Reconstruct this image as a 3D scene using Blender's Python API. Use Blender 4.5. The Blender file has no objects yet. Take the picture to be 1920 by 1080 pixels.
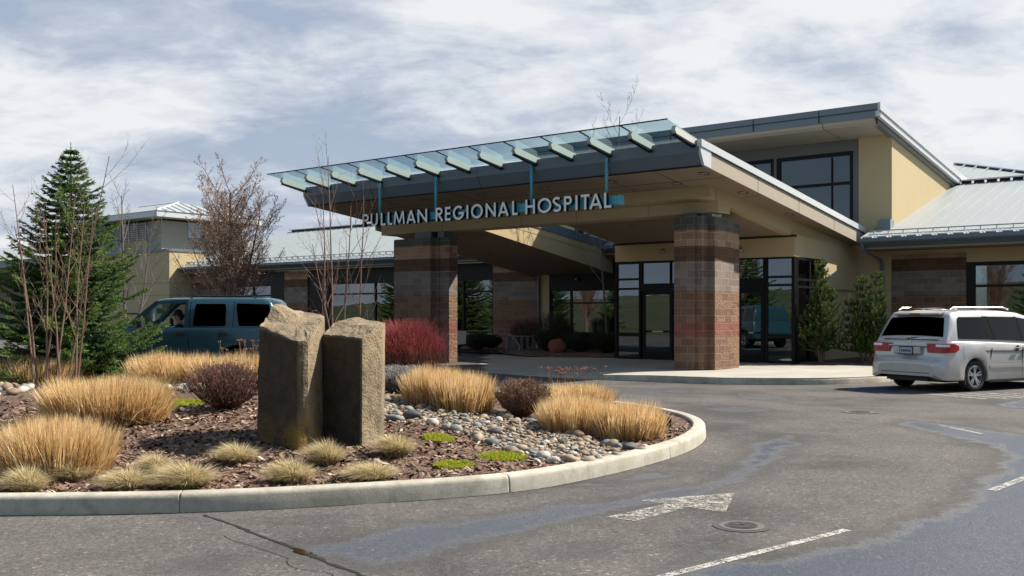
import bpy, math, random
from mathutils import Vector, Matrix, noise
random.seed(11)
SC = bpy.context.scene
COL = SC.collection
R = math.radians
rnd = random.random
uni = random.uniform

# ------------------------------------------------------------------ helpers
class MB:
    """collects geometry and links it as one mesh object"""
    def __init__(s):
        s.v = []; s.f = []; s.a = []; s.c = 0.5
    def add(s, vs, fs):
        o = len(s.v)
        s.v += [tuple(v) for v in vs]; s.a += [s.c] * len(vs)
        s.f += [tuple(i + o for i in f) for f in fs]
        return s
    def box(s, x0, x1, y0, y1, z0, z1):
        return s.add([(x0,y0,z0),(x1,y0,z0),(x1,y1,z0),(x0,y1,z0),(x0,y0,z1),(x1,y0,z1),(x1,y1,z1),(x0,y1,z1)],
                     [(0,3,2,1),(4,5,6,7),(0,1,5,4),(1,2,6,5),(2,3,7,6),(3,0,4,7)])
    def hexa(s, b, t):
        """bottom 4 points and top 4 points, same order, counter-clockwise from above"""
        return s.add(list(b) + list(t), [(0,3,2,1),(4,5,6,7),(0,1,5,4),(1,2,6,5),(2,3,7,6),(3,0,4,7)])
    def prism(s, pts, z0, z1):
        """plan polygon, z0/z1 numbers or per-point lists"""
        n = len(pts)
        a = z0 if isinstance(z0, (list, tuple)) else [z0] * n
        b = z1 if isinstance(z1, (list, tuple)) else [z1] * n
        vs = [(p[0], p[1], a[i]) for i, p in enumerate(pts)] + [(p[0], p[1], b[i]) for i, p in enumerate(pts)]
        fs = [tuple(range(n))[::-1], tuple(range(n, 2*n))] + [(i, (i+1) % n, n+(i+1) % n, n+i) for i in range(n)]
        return s.add(vs, fs)
    def extr(s, prof, axis, a0, a1):
        """closed profile of (p,q) pairs swept along 'x' (p=y,q=z) or 'y' (p=x,q=z)"""
        n = len(prof)
        if axis == 'x': vs = [(a0, p, q) for p, q in prof] + [(a1, p, q) for p, q in prof]
        else: vs = [(p, a0, q) for p, q in prof] + [(p, a1, q) for p, q in prof]
        return s.add(vs, [tuple(range(n)), tuple(range(n, 2*n))[::-1]] + [(i, n+i, n+(i+1) % n, (i+1) % n) for i in range(n)])
    def tube(s, pts, r, n=6, cap=True):
        """tube through pts, radius number or list"""
        pts = [Vector(p) for p in pts]; m = len(pts)
        rr = r if isinstance(r, (list, tuple)) else [r] * m
        vs = []
        for i, p in enumerate(pts):
            d = (pts[min(i+1, m-1)] - pts[max(i-1, 0)])
            if d.length < 1e-6: d = Vector((0, 0, 1))
            d.normalize()
            u = d.orthogonal() if i == 0 else (pu - d * pu.dot(d))
            if u.length < 1e-6: u = d.orthogonal()
            u.normalize(); pu = u
            w = d.cross(u)
            for k in range(n):
                t = 2 * math.pi * k / n
                vs.append(p + (u * math.cos(t) + w * math.sin(t)) * rr[i])
        fs = [(i*n+k, i*n+(k+1) % n, (i+1)*n+(k+1) % n, (i+1)*n+k) for i in range(m-1) for k in range(n)]
        if cap: fs += [tuple(range(n))[::-1], tuple((m-1)*n + k for k in range(n))]
        return s.add(vs, fs)
    def cyl(s, c, r, z0, z1, n=20):
        return s.tube([(c[0], c[1], z0), (c[0], c[1], z1)], r, n)
    def ball(s, c, r, n=8, m=6, sq=(1, 1, 1)):
        vs = [(c[0], c[1], c[2] - r*sq[2])]
        for i in range(1, m):
            ph = math.pi * i / m
            for k in range(n):
                t = 2*math.pi*k/n
                vs.append((c[0]+r*sq[0]*math.sin(ph)*math.cos(t), c[1]+r*sq[1]*math.sin(ph)*math.sin(t), c[2]-r*sq[2]*math.cos(ph)))
        vs.append((c[0], c[1], c[2] + r*sq[2])); L = len(vs) - 1
        fs = [(0, 1+(k+1) % n, 1+k) for k in range(n)]
        for i in range(m-2):
            fs += [(1+i*n+k, 1+i*n+(k+1) % n, 1+(i+1)*n+(k+1) % n, 1+(i+1)*n+k) for k in range(n)]
        fs += [(1+(m-2)*n+k, 1+(m-2)*n+(k+1) % n, L) for k in range(n)]
        return s.add(vs, fs)
    def loft(s, rings, closed=False, cap=False):
        n = len(rings[0]); vs = [p for r_ in rings for p in r_]
        e = n if closed else n - 1
        fs = [(i*n+k, i*n+(k+1) % n, (i+1)*n+(k+1) % n, (i+1)*n+k) for i in range(len(rings)-1) for k in range(e)]
        if cap: fs += [tuple(range(n))[::-1], tuple((len(rings)-1)*n + k for k in range(n))]
        return s.add(vs, fs)
    def build(s, name, mat, parent=None, smooth=False, bevel=0, fix=False):
        me = bpy.data.meshes.new(name)
        me.from_pydata(s.v, [], s.f); me.update()
        at = me.attributes.new('rnd', 'FLOAT', 'POINT'); at.data.foreach_set('value', s.a)
        if mat: me.materials.append(mat)
        if smooth: me.polygons.foreach_set('use_smooth', [True] * len(me.polygons))
        if fix:
            import bmesh
            b = bmesh.new(); b.from_mesh(me); bmesh.ops.recalc_face_normals(b, faces=b.faces); b.to_mesh(me); b.free()
        o = bpy.data.objects.new(name, me); COL.objects.link(o)
        if parent: o.parent = parent
        if bevel:
            m = o.modifiers.new('bevel', 'BEVEL'); m.width = bevel; m.segments = 2; m.limit_method = 'ANGLE'
        return o

def tag(o, label=None, cat=None, group=None, kind=None):
    if label: o['label'] = label
    if cat: o['category'] = cat
    if group: o['group'] = group
    if kind: o['kind'] = kind
    return o
def thing(name, label, cat, loc=(0, 0, 0), rz=0.0, group=None):
    o = bpy.data.objects.new(name, None); COL.objects.link(o)
    o.location = loc; o.rotation_euler = (0, 0, rz); o.empty_display_size = .2
    return tag(o, label, cat, group)
def dup(root, loc, rz=0.0, label=None, scale=None):
    def cp(o, par):
        c = o.copy(); COL.objects.link(c)
        if par: c.parent = par
        for ch in kids.get(o.name, []): cp(ch, c)
        return c
    kids = {}
    for o in list(COL.objects):
        if o.parent: kids.setdefault(o.parent.name, []).append(o)
    r = cp(root, None); r.location = loc; r.rotation_euler = (0, 0, rz)
    if scale: r.scale = scale
    if label: r['label'] = label
    return r

# building frame: local x along the facade (to the right, nearer), local y into the building
OX, OY = 4.38, 26.8
RZ = math.atan2(-0.618997, 0.785394)
AX, AY = (0.785394, -0.618997), (0.618997, 0.785394)
def W(a, v, z=0): return (OX + AX[0]*a + AY[0]*v, OY + AX[1]*a + AY[1]*v, z)

def sstep(x): x = max(0., min(1., x)); return x*x*(3-2*x)
def ground(x, y):
    return .13 * sstep((-x + 2) / 8) * sstep((y - 13) / 7)

# ------------------------------------------------------------------ materials
def M(name, base=(.5, .5, .5), rough=.6, metal=0., spec=.5):
    m = bpy.data.materials.new(name); m.use_nodes = True
    b = m.node_tree.nodes['Principled BSDF']
    b.inputs['Base Color'].default_value = (*base, 1); b.inputs['Roughness'].default_value = rough
    b.inputs['Metallic'].default_value = metal; b.inputs['Specular IOR Level'].default_value = spec
    return m
class NT:
    def __init__(s, m): s.t = m.node_tree; s.b = s.t.nodes.get('Principled BSDF')
    def n(s, typ, **kw):
        x = s.t.nodes.new(typ)
        for k, v in kw.items(): setattr(x, k, v)
        return x
    def l(s, a, b): s.t.links.new(a, b)
    def coord(s, kind='Object', scale=None):
        c = s.n('ShaderNodeTexCoord').outputs[kind]
        if scale:
            mp = s.n('ShaderNodeMapping'); mp.inputs['Scale'].default_value = scale if isinstance(scale, tuple) else (scale,)*3
            s.l(c, mp.inputs['Vector']); c = mp.outputs[0]
        return c
    def noise(s, scale, detail=4, rough=.55, vec=None, dist=0):
        x = s.n('ShaderNodeTexNoise'); x.inputs['Scale'].default_value = scale; x.inputs['Detail'].default_value = detail
        x.inputs['Roughness'].default_value = rough; x.inputs['Distortion'].default_value = dist
        s.l(vec if vec is not None else s.coord(), x.inputs['Vector']); return x.outputs['Fac']
    def ramp(s, fac, stops, interp='LINEAR'):
        x = s.n('ShaderNodeValToRGB'); x.color_ramp.interpolation = interp
        e = x.color_ramp.elements
        while len(e) < len(stops): e.new(.5)
        for k, (p, c) in enumerate(stops):
            e[k].position = p; e[k].color = (*c, 1) if isinstance(c, tuple) else (c, c, c, 1)
        s.l(fac, x.inputs['Fac']); return x.outputs['Color']
    def mix(s, fac, a, b, mode='MIX'):
        x = s.n('ShaderNodeMix', data_type='RGBA', blend_type=mode)
        for sock, val in ((x.inputs[0], fac), (x.inputs[6], a), (x.inputs[7], b)):
            if hasattr(val, 'default_value'): s.l(val, sock)
            else: sock.default_value = (*val, 1) if isinstance(val, tuple) else val
        return x.outputs[2]
    def math(s, op, a, b=None, c=None):
        x = s.n('ShaderNodeMath', operation=op)
        for k, val in enumerate((a, b, c)):
            if val is None: continue
            if hasattr(val, 'default_value'): s.l(val, x.inputs[k])
            else: x.inputs[k].default_value = val
        return x.outputs[0]
    def bump(s, h, strength=.3, dist=.02):
        x = s.n('ShaderNodeBump'); x.inputs['Strength'].default_value = strength; x.inputs['Distance'].default_value = dist
        s.l(h, x.inputs['Height']); s.l(x.outputs[0], s.b.inputs['Normal'])
    def col(s, c): s.l(c, s.b.inputs['Base Color'])
    def attr(s, name='rnd'):
        x = s.n('ShaderNodeAttribute'); x.attribute_name = name; return x.outputs['Fac']
    def sep(s, vec):
        x = s.n('ShaderNodeSeparateXYZ'); s.l(vec, x.inputs[0]); return x.outputs

def noisy(name, base, rough=.7, var=.18, scale=3, fine=60, bump=.2, bdist=.01, metal=0., spec=.4):
    """base colour with a large stain, a fine grain and a bump"""
    m = M(name, base, rough, metal, spec); t = NT(m)
    c = t.mix(t.noise(scale, 5), tuple(x*(1-var) for x in base), tuple(min(1, x*(1+var)) for x in base))
    g = t.noise(fine, 3)
    t.col(t.mix(t.math('MULTIPLY', g, .35), c, tuple(x*.6 for x in base)))
    if bump: t.bump(g, bump, bdist)
    return m

MT = {}
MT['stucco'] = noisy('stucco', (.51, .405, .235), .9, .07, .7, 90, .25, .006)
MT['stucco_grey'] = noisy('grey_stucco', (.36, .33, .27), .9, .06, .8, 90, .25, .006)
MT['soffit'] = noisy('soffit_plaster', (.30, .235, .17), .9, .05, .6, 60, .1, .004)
MT['fascia_tan'] = noisy('tan_fascia_board', (.40, .345, .27), .8, .05, .8, 70, .1, .004)
MT['slate_metal'] = noisy('slate_blue_metal', (.135, .175, .215), .38, .06, .5, 20, .03, .003, spec=.5)
MT['light_metal'] = noisy('pale_and_sunlit_metal', (.56, .59, .61), .35, .04, .7, 20, .03, .003)  # pale trim; on the canopy edge caps the tone stands in for sunlight
MT['roof_metal'] = noisy('pale_seamed_roof_metal', (.36, .39, .395), .42, .07, .35, 12, .04, .003)
MT['dark_frame'] = noisy('black_bronze_frame', (.008, .008, .009), .45, .1, 2, 30, .02, .002, spec=.2)
MT['grey_frame'] = noisy('grey_metal_panel', (.14, .14, .135), .5, .08, 1, 30, .03, .002)
MT['cyan'] = noisy('turquoise_paint', (.09, .42, .56), .4, .06, 3, 30, .02, .002)
MT['letter'] = noisy('white_letter_face', (.90, .91, .86), .4, .04, 2, 30, .02, .002)
MT['concrete'] = noisy('pavement_concrete', (.33, .31, .275), .9, .13, .6, 45, .3, .008)
MT['fin'] = noisy('pale_fin_metal', (.60, .60, .54), .4, .05, 2, 20, .02, .002)
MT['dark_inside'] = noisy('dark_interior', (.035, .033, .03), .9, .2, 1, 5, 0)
MT['galv'] = noisy('galvanised_steel', (.36, .37, .38), .4, .1, 5, 40, .04, .002, metal=.6)
MT['bark'] = noisy('brown_twig_bark', (.155, .105, .075), .85, .3, 6, 80, .3, .01)
MT['bark_red'] = noisy('reddish_birch_bark', (.20, .125, .09), .7, .35, 7, 60, .3, .006)
MT['bark_grey'] = noisy('grey_twig_bark', (.17, .14, .125), .85, .25, 4, 60, .3, .01)

def kerb_mat():
    m = M('kerb_concrete', (.4, .38, .33), .92); t = NT(m)
    p = t.coord()
    c = t.ramp(t.noise(1.7, 7, .7), [(.3, (.28, .255, .20)), (.5, (.43, .40, .33)), (.72, (.55, .52, .44))])
    c = t.mix(t.math('MULTIPLY', t.ramp(t.noise(220, 2), [(.45, 0.), (.62, 1.)]), .35), c, (.2, .19, .17))
    st = t.ramp(t.noise(4.5, 7, .75), [(.5, 0.), (.66, 1.)])
    t.col(t.mix(t.math('MULTIPLY', st, .5), c, (.19, .17, .12)))
    t.bump(t.math('ADD', t.noise(130, 4), t.noise(11, 5)), .6, .008)
    return m
MT['kerb'] = kerb_mat()

def brick_mat():
    m = M('banded_block_masonry', (.3, .2, .15), .92); t = NT(m)
    x, y, z = t.sep(t.coord())
    u = t.math('ADD', x, y)
    cb = t.n('ShaderNodeCombineXYZ'); t.l(u, cb.inputs[0]); t.l(z, cb.inputs[1])
    br = t.n('ShaderNodeTexBrick'); t.l(cb.outputs[0], br.inputs['Vector'])
    br.inputs['Scale'].default_value = 1; br.inputs['Brick Width'].default_value = .4064; br.inputs['Row Height'].default_value = .2032
    br.inputs['Mortar Size'].default_value = .011; br.inputs['Mortar Smooth'].default_value = .3; br.inputs['Bias'].default_value = 0
    br.inputs['Color1'].default_value = (.70, .70, .70, 1); br.inputs['Color2'].default_value = (1.15, 1.15, 1.15, 1)
    br.inputs['Mortar'].default_value = (1.75, 1.7, 1.6, 1)
    H = 4.4
    S = lambda k: (k - .01) / H
    band = t.ramp(t.math('DIVIDE', z, H), [(0, (.27, .160, .10)), (S(1.06), (.29, .115, .08)), (S(1.46), (.27, .155, .095)), (S(2.28), (.225, .18, .155)),
                    (S(3.09), (.145, .08, .05)), (S(3.495), (.40, .25, .16)), (S(3.92), (.115, .12, .10))], 'CONSTANT')
    c = t.mix(1.0, band, br.outputs['Color'], 'MULTIPLY')
    n1 = t.noise(26, 5, .65)
    t.col(t.mix(t.math('MULTIPLY', t.ramp(n1, [(.35, 1.), (.6, 0.)]), .3), c, (.06, .04, .03)))
    # split face: rough where the block is not the smooth upper courses
    ro = t.ramp(t.math('DIVIDE', z, H), [(0, 1.), (S(2.28), .15), (S(3.09), .7), (S(3.495), .12)], 'CONSTANT')
    h = t.math('MULTIPLY', t.noise(13, 5, .7), ro)
    h2 = t.math('ADD', h, t.math('MULTIPLY', br.outputs['Fac'], -.35))
    t.bump(h2, 1., .09)
    return m
MT['brick'] = brick_mat()

def roof_tint(): pass

def glass_mat(name, tint, amount, rough=.0, body=(.01, .012, .013)):
    """reflecting pane: fresnel reflection over a tinted see-through / dark body"""
    m = bpy.data.materials.new(name); m.use_nodes = True; t = NT(m)
    t.t.nodes.remove(t.b); out = [n for n in t.t.nodes if n.type == 'OUTPUT_MATERIAL'][0]
    tr = t.n('ShaderNodeBsdfTransparent'); tr.inputs[0].default_value = (*tint, 1)
    gl = t.n('ShaderNodeBsdfGlossy'); gl.inputs['Roughness'].default_value = rough; gl.inputs['Color'].default_value = (.86, .94, 1, 1)
    lw_ = t.n('ShaderNodeLayerWeight'); geo = t.n('ShaderNodeNewGeometry')
    # slight waviness of real panes
    bp = t.n('ShaderNodeBump'); bp.inputs['Strength'].default_value = .04; bp.inputs['Distance'].default_value = .02
    t.l(t.noise(1.3, 2), bp.inputs['Height']); t.l(bp.outputs[0], gl.inputs['Normal'])
    f = t.math('ADD', t.math('MULTIPLY', t.math('POWER', lw_.outputs['Facing'], 4.5), .9 - amount), amount + .03)
    f = t.math('MULTIPLY', f, t.math('SUBTRACT', 1, geo.outputs['Backfacing']))
    mx = t.n('ShaderNodeMixShader'); t.l(f, mx.inputs[0]); t.l(tr.outputs[0], mx.inputs[1]); t.l(gl.outputs[0], mx.inputs[2])
    t.l(mx.outputs[0], out.inputs['Surface'])
    return m
MT['window'] = glass_mat('tinted_window_glass', (.30, .36, .36), .15)
MT['window_up'] = glass_mat('clerestory_glass', (.60, .68, .66), .09)
MT['canopy_glass'] = glass_mat('canopy_glass_teal', (.78, .89, .91), .08)
MT['car_glass'] = glass_mat('dark_privacy_glass', (.02, .022, .025), -.012)
MT['suv_glass'] = glass_mat('smoked_side_glass', (.05, .055, .06), .05)
MT['car_clear'] = glass_mat('green_tinted_car_glass', (.45, .55, .52), .02)

# ------------------------------------------------------------------ camera
cam_d = bpy.data.cameras.new('camera'); cam = bpy.data.objects.new('camera', cam_d); COL.objects.link(cam)
cam.location = (0, 0, 1.65); cam.rotation_euler = (R(90), 0, 0)
cam_d.sensor_width = 36; cam_d.lens = 36 * 1860 / 1920; cam_d.shift_y = 50 / 1920
cam_d.clip_end = 3000
SC.camera = cam

# ------------------------------------------------------------------ light
SUN_EL, SUN_AZ = R(46), R(19)     # azimuth angle from +X towards +Y
sd = Vector((math.cos(SUN_AZ)*math.cos(SUN_EL), math.sin(SUN_AZ)*math.cos(SUN_EL), math.sin(SUN_EL)))
L = bpy.data.lights.new('sun', 'SUN'); L.energy = 5.0; L.angle = R(.6); L.color = (1, .93, .82)
lo = bpy.data.objects.new('sun', L); COL.objects.link(lo)
lo.rotation_euler = sd.to_track_quat('Z', 'Y').to_euler()
w = bpy.data.worlds.new('World'); SC.world = w; w.use_nodes = True
t = NT(w); bg = w.node_tree.nodes['Background']
sky = t.n('ShaderNodeTexSky'); sky.sky_type = 'NISHITA'; sky.sun_disc = False
sky.sun_elevation = SUN_EL; sky.sun_rotation = math.pi/2 - SUN_AZ
sky.air_density = 1.2; sky.dust_density = 1.5
gen = t.coord('Generated')
x, y, z = t.sep(gen)
zz = t.math('ADD', t.math('MAXIMUM', z, 0.0), .26)
cb = t.n('ShaderNodeCombineXYZ')
t.l(t.math('DIVIDE', x, zz), cb.inputs[0]); t.l(t.math('DIVIDE', y, zz), cb.inputs[1])
pv = cb.outputs[0]
mp = t.n('ShaderNodeMapping'); mp.inputs['Location'].default_value = (3.1, 7.4, 0); mp.inputs['Scale'].default_value = (1.3, 1.9, 1); t.l(pv, mp.inputs['Vector'])
pv = mp.outputs[0]
big = t.noise(.62, 2.5, .5, pv, .3)
fine = t.noise(2.6, 10, .62, pv, .2)
f = t.math('ADD', t.math('MULTIPLY', big, .54), t.math('MULTIPLY', fine, .46))
K = 1 / .10
# cloud tones (divided by the background strength)
cl = t.ramp(f, [(.385, (.265, .315, .405)), (.445, (.355, .395, .465)), (.49, (.48, .505, .545)), (.545, (.59, .595, .61))])
cl = t.mix(1.0, cl, (K, K, K), 'MULTIPLY')
cov = t.ramp(f, [(.28, .75), (.40, .96)])
c = t.mix(cov, sky.outputs[0], cl)
# paler towards the horizon; unseen upper sky darkened to lower the fill light
hi = t.ramp(z, [(.34, 0.), (.62, .85)])
c = t.mix(hi, c, t.mix(.5, sky.outputs[0], (.13*K, .18*K, .27*K)))
bk = t.ramp(t.math('ADD', t.math('MULTIPLY', y, .5), .5), [(.30, 1.), (.52, 0.)])
c = t.mix(t.math('MULTIPLY', bk, .85), c, (.17*K, .26*K, .37*K))  # unseen sky behind the camera darkened to cut fill on shaded fronts
hz = t.ramp(z, [(0., .75), (.16, .0)])
c = t.mix(t.math('MULTIPLY', hz, .55), c, (.52*K, .55*K, .60*K))
t.l(c, bg.inputs['Color']); bg.inputs['Strength'].default_value = .08
vs = SC.view_settings
vs.view_transform = 'Standard'; vs.look = 'None'; vs.gamma = 1; vs.exposure = .9
SC.display_settings.display_device = 'sRGB'
SC.cycles.max_bounces = 8; SC.cycles.transparent_max_bounces = 16
SC.cycles.caustics_reflective = False; SC.cycles.caustics_refractive = False
# ================================================================== ground
def catmull(P, k=8, closed=True):
    out = []; n = len(P)
    for i in range(n if closed else n-1):
        p0, p1, p2, p3 = [P[(i+j) % n] if closed else P[max(0, min(n-1, i+j))] for j in (-1, 0, 1, 2)]
        for s in range(k):
            u = s / k
            out.append(tuple(.5*((2*p1[d]) + (-p0[d]+p2[d])*u + (2*p0[d]-5*p1[d]+4*p2[d]-p3[d])*u*u + (-p0[d]+3*p1[d]-3*p2[d]+p3[d])*u**3) for d in (0, 1)))
    if not closed: out.append(tuple(P[-1]))
    return out
def inside(x, y, P):
    c = False; j = len(P) - 1
    for i in range(len(P)):
        xi, yi = P[i]; xj, yj = P[j]
        if (yi > y) != (yj > y) and x < (xj-xi)*(y-yi)/(yj-yi) + xi: c = not c
        j = i
    return c
def pdist(x, y, P, closed=True):
    best = 1e9; n = len(P)
    for i in range(n if closed else n-1):
        ax, ay = P[i]; bx, by = P[(i+1) % n]
        dx, dy = bx-ax, by-ay; q = dx*dx+dy*dy
        u = max(0, min(1, ((x-ax)*dx+(y-ay)*dy)/q)) if q else 0
        best = min(best, math.hypot(x-ax-u*dx, y-ay-u*dy))
    return best

ISL = catmull([(-17, 9.9), (-12, 8.7), (-8, 8.22), (-5.6, 8.12), (-4.2, 8.13), (-2.84, 8.23), (-1.65, 8.52), (-.1, 9.14), (.87, 10.05), (1.77, 11.3),
               (2.3, 12.35), (2.64, 13.5), (2.72, 14.6), (2.5, 15.7), (1.9, 17.0), (.8, 18.4), (-1, 19.4), (-4, 19.9), (-8, 20.0), (-13, 20), (-18, 18.8), (-20.5, 15.5), (-20, 12)], 8)
def inset(P, d):
    n = len(P); out = []
    for i in range(n):
        (ax, ay), (bx, by) = P[i-1], P[(i+1) % n]
        tx, ty = bx-ax, by-ay; q = math.hypot(tx, ty)
        out.append((P[i][0] - ty/q*d, P[i][1] + tx/q*d))
    return out
ISL_IN = inset(ISL, .19)

# wet and damp patches on the asphalt
W1 = [(-1.48,6.95),(-1.05,7.49),(.18,8.41),(1.07,9.03),(1.94,9.74),(2.53,10.96),(2.96,12.53),(3.81,13.64),(3.68,12.68),(2.83,10.96),(2.3,9.74),(1.58,8.9),(.61,8.08),(-.08,7.31),(-.58,6.75),(-.91,6.5),(-1.22,6.67)]
W2 = [(.91,6.02),(1.18,6.64),(1.89,6.75),(2.51,7.31),(3.05,7.77),(3.8,8.53),(4.63,9.9),(5.62,11.37),(6.06,12.53),(5.87,13.64),(5.8,14.97),(6.11,15.58),(6.62,14.83),(7.04,13.64),(7.9,11.8),(9.5,9.6),(9,5),(1.3,5)]
W4 = [(8.84,18.27),(10.03,19.42),(11.4,19.8),(12,17.6),(9.81,17.54),(8.86,17.54)]
D = [[(-.9,7.9),(-.3,8.2),(-.1,8.0),(-.7,7.7)], [(.6,9.6),(1.5,10.4),(1.7,10.2),(.9,9.5)], [(2.32,22.73),(3.95,22.24),(3.62,19.8),(2.64,20.46)], [(4.67,21.17),(5.54,20.19),(5.2,18.6),(4.59,19.42)], [(1.01,6.5),(1.33,6.9),(1.65,6.97),(1.78,6.75),(1.33,6.33)],
     [(-2.18,6.53),(-1.94,6.67),(-1.91,6.33)], [(3.3,17.6),(4.2,17.9),(4.6,17.0),(3.6,16.6)], [(.2,7.0),(.6,7.1),(.5,6.7)]]
def wet(x, y):
    m = -1.
    for P in (W1, W2, W4):
        d = pdist(x, y, P); m = max(m, d if inside(x, y, P) else -d)
    for P in D:
        d = pdist(x, y, P); m = max(m, min(.05, d) if inside(x, y, P) else -d-.02)
    return max(-1., min(1., m))
def rng(a, b, s):
    o = []; x = a
    while x < b - 1e-6: o.append(x); x += s
    return o
gx = rng(-36, -20, 4) + rng(-20, -3, 1) + rng(-3, 12, .14) + rng(12, 24, 1) + rng(24, 61, 8)
gy = rng(-14, 4, 3) + rng(4, 22, .14) + rng(22, 44, 1) + rng(44, 81, 8)
b = MB()
for y_ in gy:
    for x_ in gx:
        b.v.append((x_, y_, ground(x_, y_)))
        b.a.append(.5 + .5*wet(x_, y_) if (-3.2 < x_ < 12.5 and 4 < y_ < 24) else 0.)
n = len(gx)
b.f = [(j*n+i, j*n+i+1, (j+1)*n+i+1, (j+1)*n+i) for j in range(len(gy)-1) for i in range(n-1)]
def asphalt_mat():
    m = M('asphalt', (.1, .1, .1), .9); t = NT(m)
    co = t.coord()
    d = t.math('MULTIPLY', t.math('SUBTRACT', t.attr(), .5), 2.)
    edge = t.noise(1.6, 7, .68)
    d = t.math('ADD', t.math('ADD', d, t.math('MULTIPLY', t.math('SUBTRACT', edge, .5), .8)), t.math('MULTIPLY', t.math('SUBTRACT', t.noise(11, 5, .75), .5), .30))
    wetm = t.ramp(d, [(.0, 0.), (.20, 1.)])
    dampm = t.ramp(t.math('ADD', d, .26), [(.0, 0.), (.26, 1.)])
    tone = t.noise(.45, 5, .6)
    dry = t.ramp(tone, [(.36, (.066, .062, .060)), (.50, (.110, .102, .097)), (.66, (.138, .127, .119))])
    blot = t.ramp(t.noise(1.9, 6, .72, None, .4), [(.58, 0.), (.74, 1.)])
    dry = t.mix(t.math('MULTIPLY', blot, .5), dry, (.05, .047, .046))
    flk = t.ramp(t.noise(34, 3, .8), [(.60, 0.), (.68, 1.)]); dry = t.mix(t.math('MULTIPLY', flk, .45), dry, (.04, .038, .038))
    gr = t.n('ShaderNodeTexVoronoi'); gr.inputs['Scale'].default_value = 62; t.l(co, gr.inputs['Vector'])
    sp = t.ramp(gr.outputs['Distance'], [(.1, 1.25), (.45, .8)])
    vz = t.n('ShaderNodeTexVoronoi'); vz.inputs['Scale'].default_value = 42; t.l(co, vz.inputs['Vector'])
    rnd_c = t.ramp(vz.outputs['Color'], [(.0, .6), (.6, 1.0), (.85, 1.2), (1., 2.4)])
    dry = t.mix(1., dry, sp, 'MULTIPLY'); dry = t.mix(.9, dry, t.mix(1., dry, rnd_c, 'MULTIPLY'))
    c = t.mix(t.math('MULTIPLY', dampm, .62), dry, (.052, .050, .050))
    c = t.mix(wetm, c, t.mix(.6, (.03, .036, .047), t.mix(1., (.085, .095, .118), rnd_c, 'MULTIPLY')))
    t.col(c)
    ro = t.mix(wetm, (.88,)*3, (.30,)*3)
    t.l(ro, t.b.inputs['Roughness'])
    t.l(t.mix(wetm, (.25,)*3, (.95,)*3), t.b.inputs['Specular IOR Level'])
    t.bump(t.math('ADD', t.math('MULTIPLY', gr.outputs['Distance'], .8), t.noise(150, 2)), .5, .007)
    return m
MT['asphalt'] = asphalt_mat()
tag(b.build('road', MT['asphalt'], smooth=True), kind='structure')

# far ground: one sheet to the horizon
def grass_mat():
    m = M('field_grass', (.09, .12, .03), .95); t = NT(m)
    t.col(t.ramp(t.noise(.05, 6, .6), [(.3, (.022, .036, .010)), (.5, (.04, .052, .016)), (.75, (.085, .075, .035))]))
    return m
MT['field'] = grass_mat()
b = MB()
xs = [-900, -400, -200, -100, -60, -30, 0, 30, 60, 100, 200, 400, 900]; ys = [-900, -400, -200, -120, -80, -50, -30, -14, 20, 81, 200, 500, 1500]
for y_ in ys:
    for x_ in xs:
        h = -.03 if y_ > -20 else 7.5*sstep((-y_-20)/170) + 5*sstep((-y_-150)/400)
        if x_ < -59 and y_ < 21: h += 6*sstep((-x_-50)/200)
        b.v.append((x_, y_, h + 0.)); b.a.append(.5)
n = len(xs); b.f = [(j*n+i, j*n+i+1, (j+1)*n+i+1, (j+1)*n+i) for j in range(len(ys)-1) for i in range(n-1)]
tag(b.build('ground', MT['field'], smooth=True), kind='structure')

# island of mulch behind its kerb
def island_h(x, y):
    d = pdist(x, y, ISL)
    return ground(x, y) + .125 + .33 * sstep((d-.15) / 5.2) + .02*noise.noise(Vector((x*1.1, y*1.1, 0)))
def mulch_mat():
    m = M('bark_mulch', (.14, .08, .055), .95); t = NT(m); co = t.coord()
    v = t.n('ShaderNodeTexVoronoi'); v.inputs['Scale'].default_value = 34; v.inputs['Randomness'].default_value = 1
    mp = t.coord('Object', (1, 1.9, 1)); t.l(mp, v.inputs['Vector'])
    c = t.ramp(v.outputs['Color'], [(.1, (.04, .022, .014)), (.4, (.115, .064, .042)), (.7, (.20, .125, .085)), (.95, (.34, .25, .18))])
    c = t.mix(t.ramp(t.noise(.8, 5, .65), [(.35, 0.), (.65, .55)]), c, (.085, .04, .03))
    t.col(c); t.bump(v.outputs['Distance'], .9, .03); return m
MT['mulch'] = mulch_mat()
b = MB()
xx = rng(-20.2, -7, .6) + rng(-7, 2.9, .16); yy = rng(8.0, 20.2, .16)
idx = {}
for j, y_ in enumerate(yy):
    for i, x_ in enumerate(xx):
        if inside(x_, y_, ISL_IN): idx[(i, j)] = len(b.v); b.v.append((x_, y_, island_h(x_, y_))); b.a.append(.5)
for (i, j) in list(idx):
    q = [(i, j), (i+1, j), (i+1, j+1), (i, j+1)]
    if all(k in idx for k in q): b.f.append(tuple(idx[k] for k in q))
# rim strip out to the kerb
r0 = inset(ISL, .14); r1 = inset(ISL, .45)
def zin(p): return island_h(*p)
n0 = len(ISL)
b.add([(p[0], p[1], zin(p) - .005) for p in r0] + [(p[0], p[1], zin(p)+.006) for p in r1], [(i, (i+1) % n0, n0+(i+1) % n0, n0+i) for i in range(n0)])
tag(b.build('mulch_bed', MT['mulch'], smooth=True), kind='structure')

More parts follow.
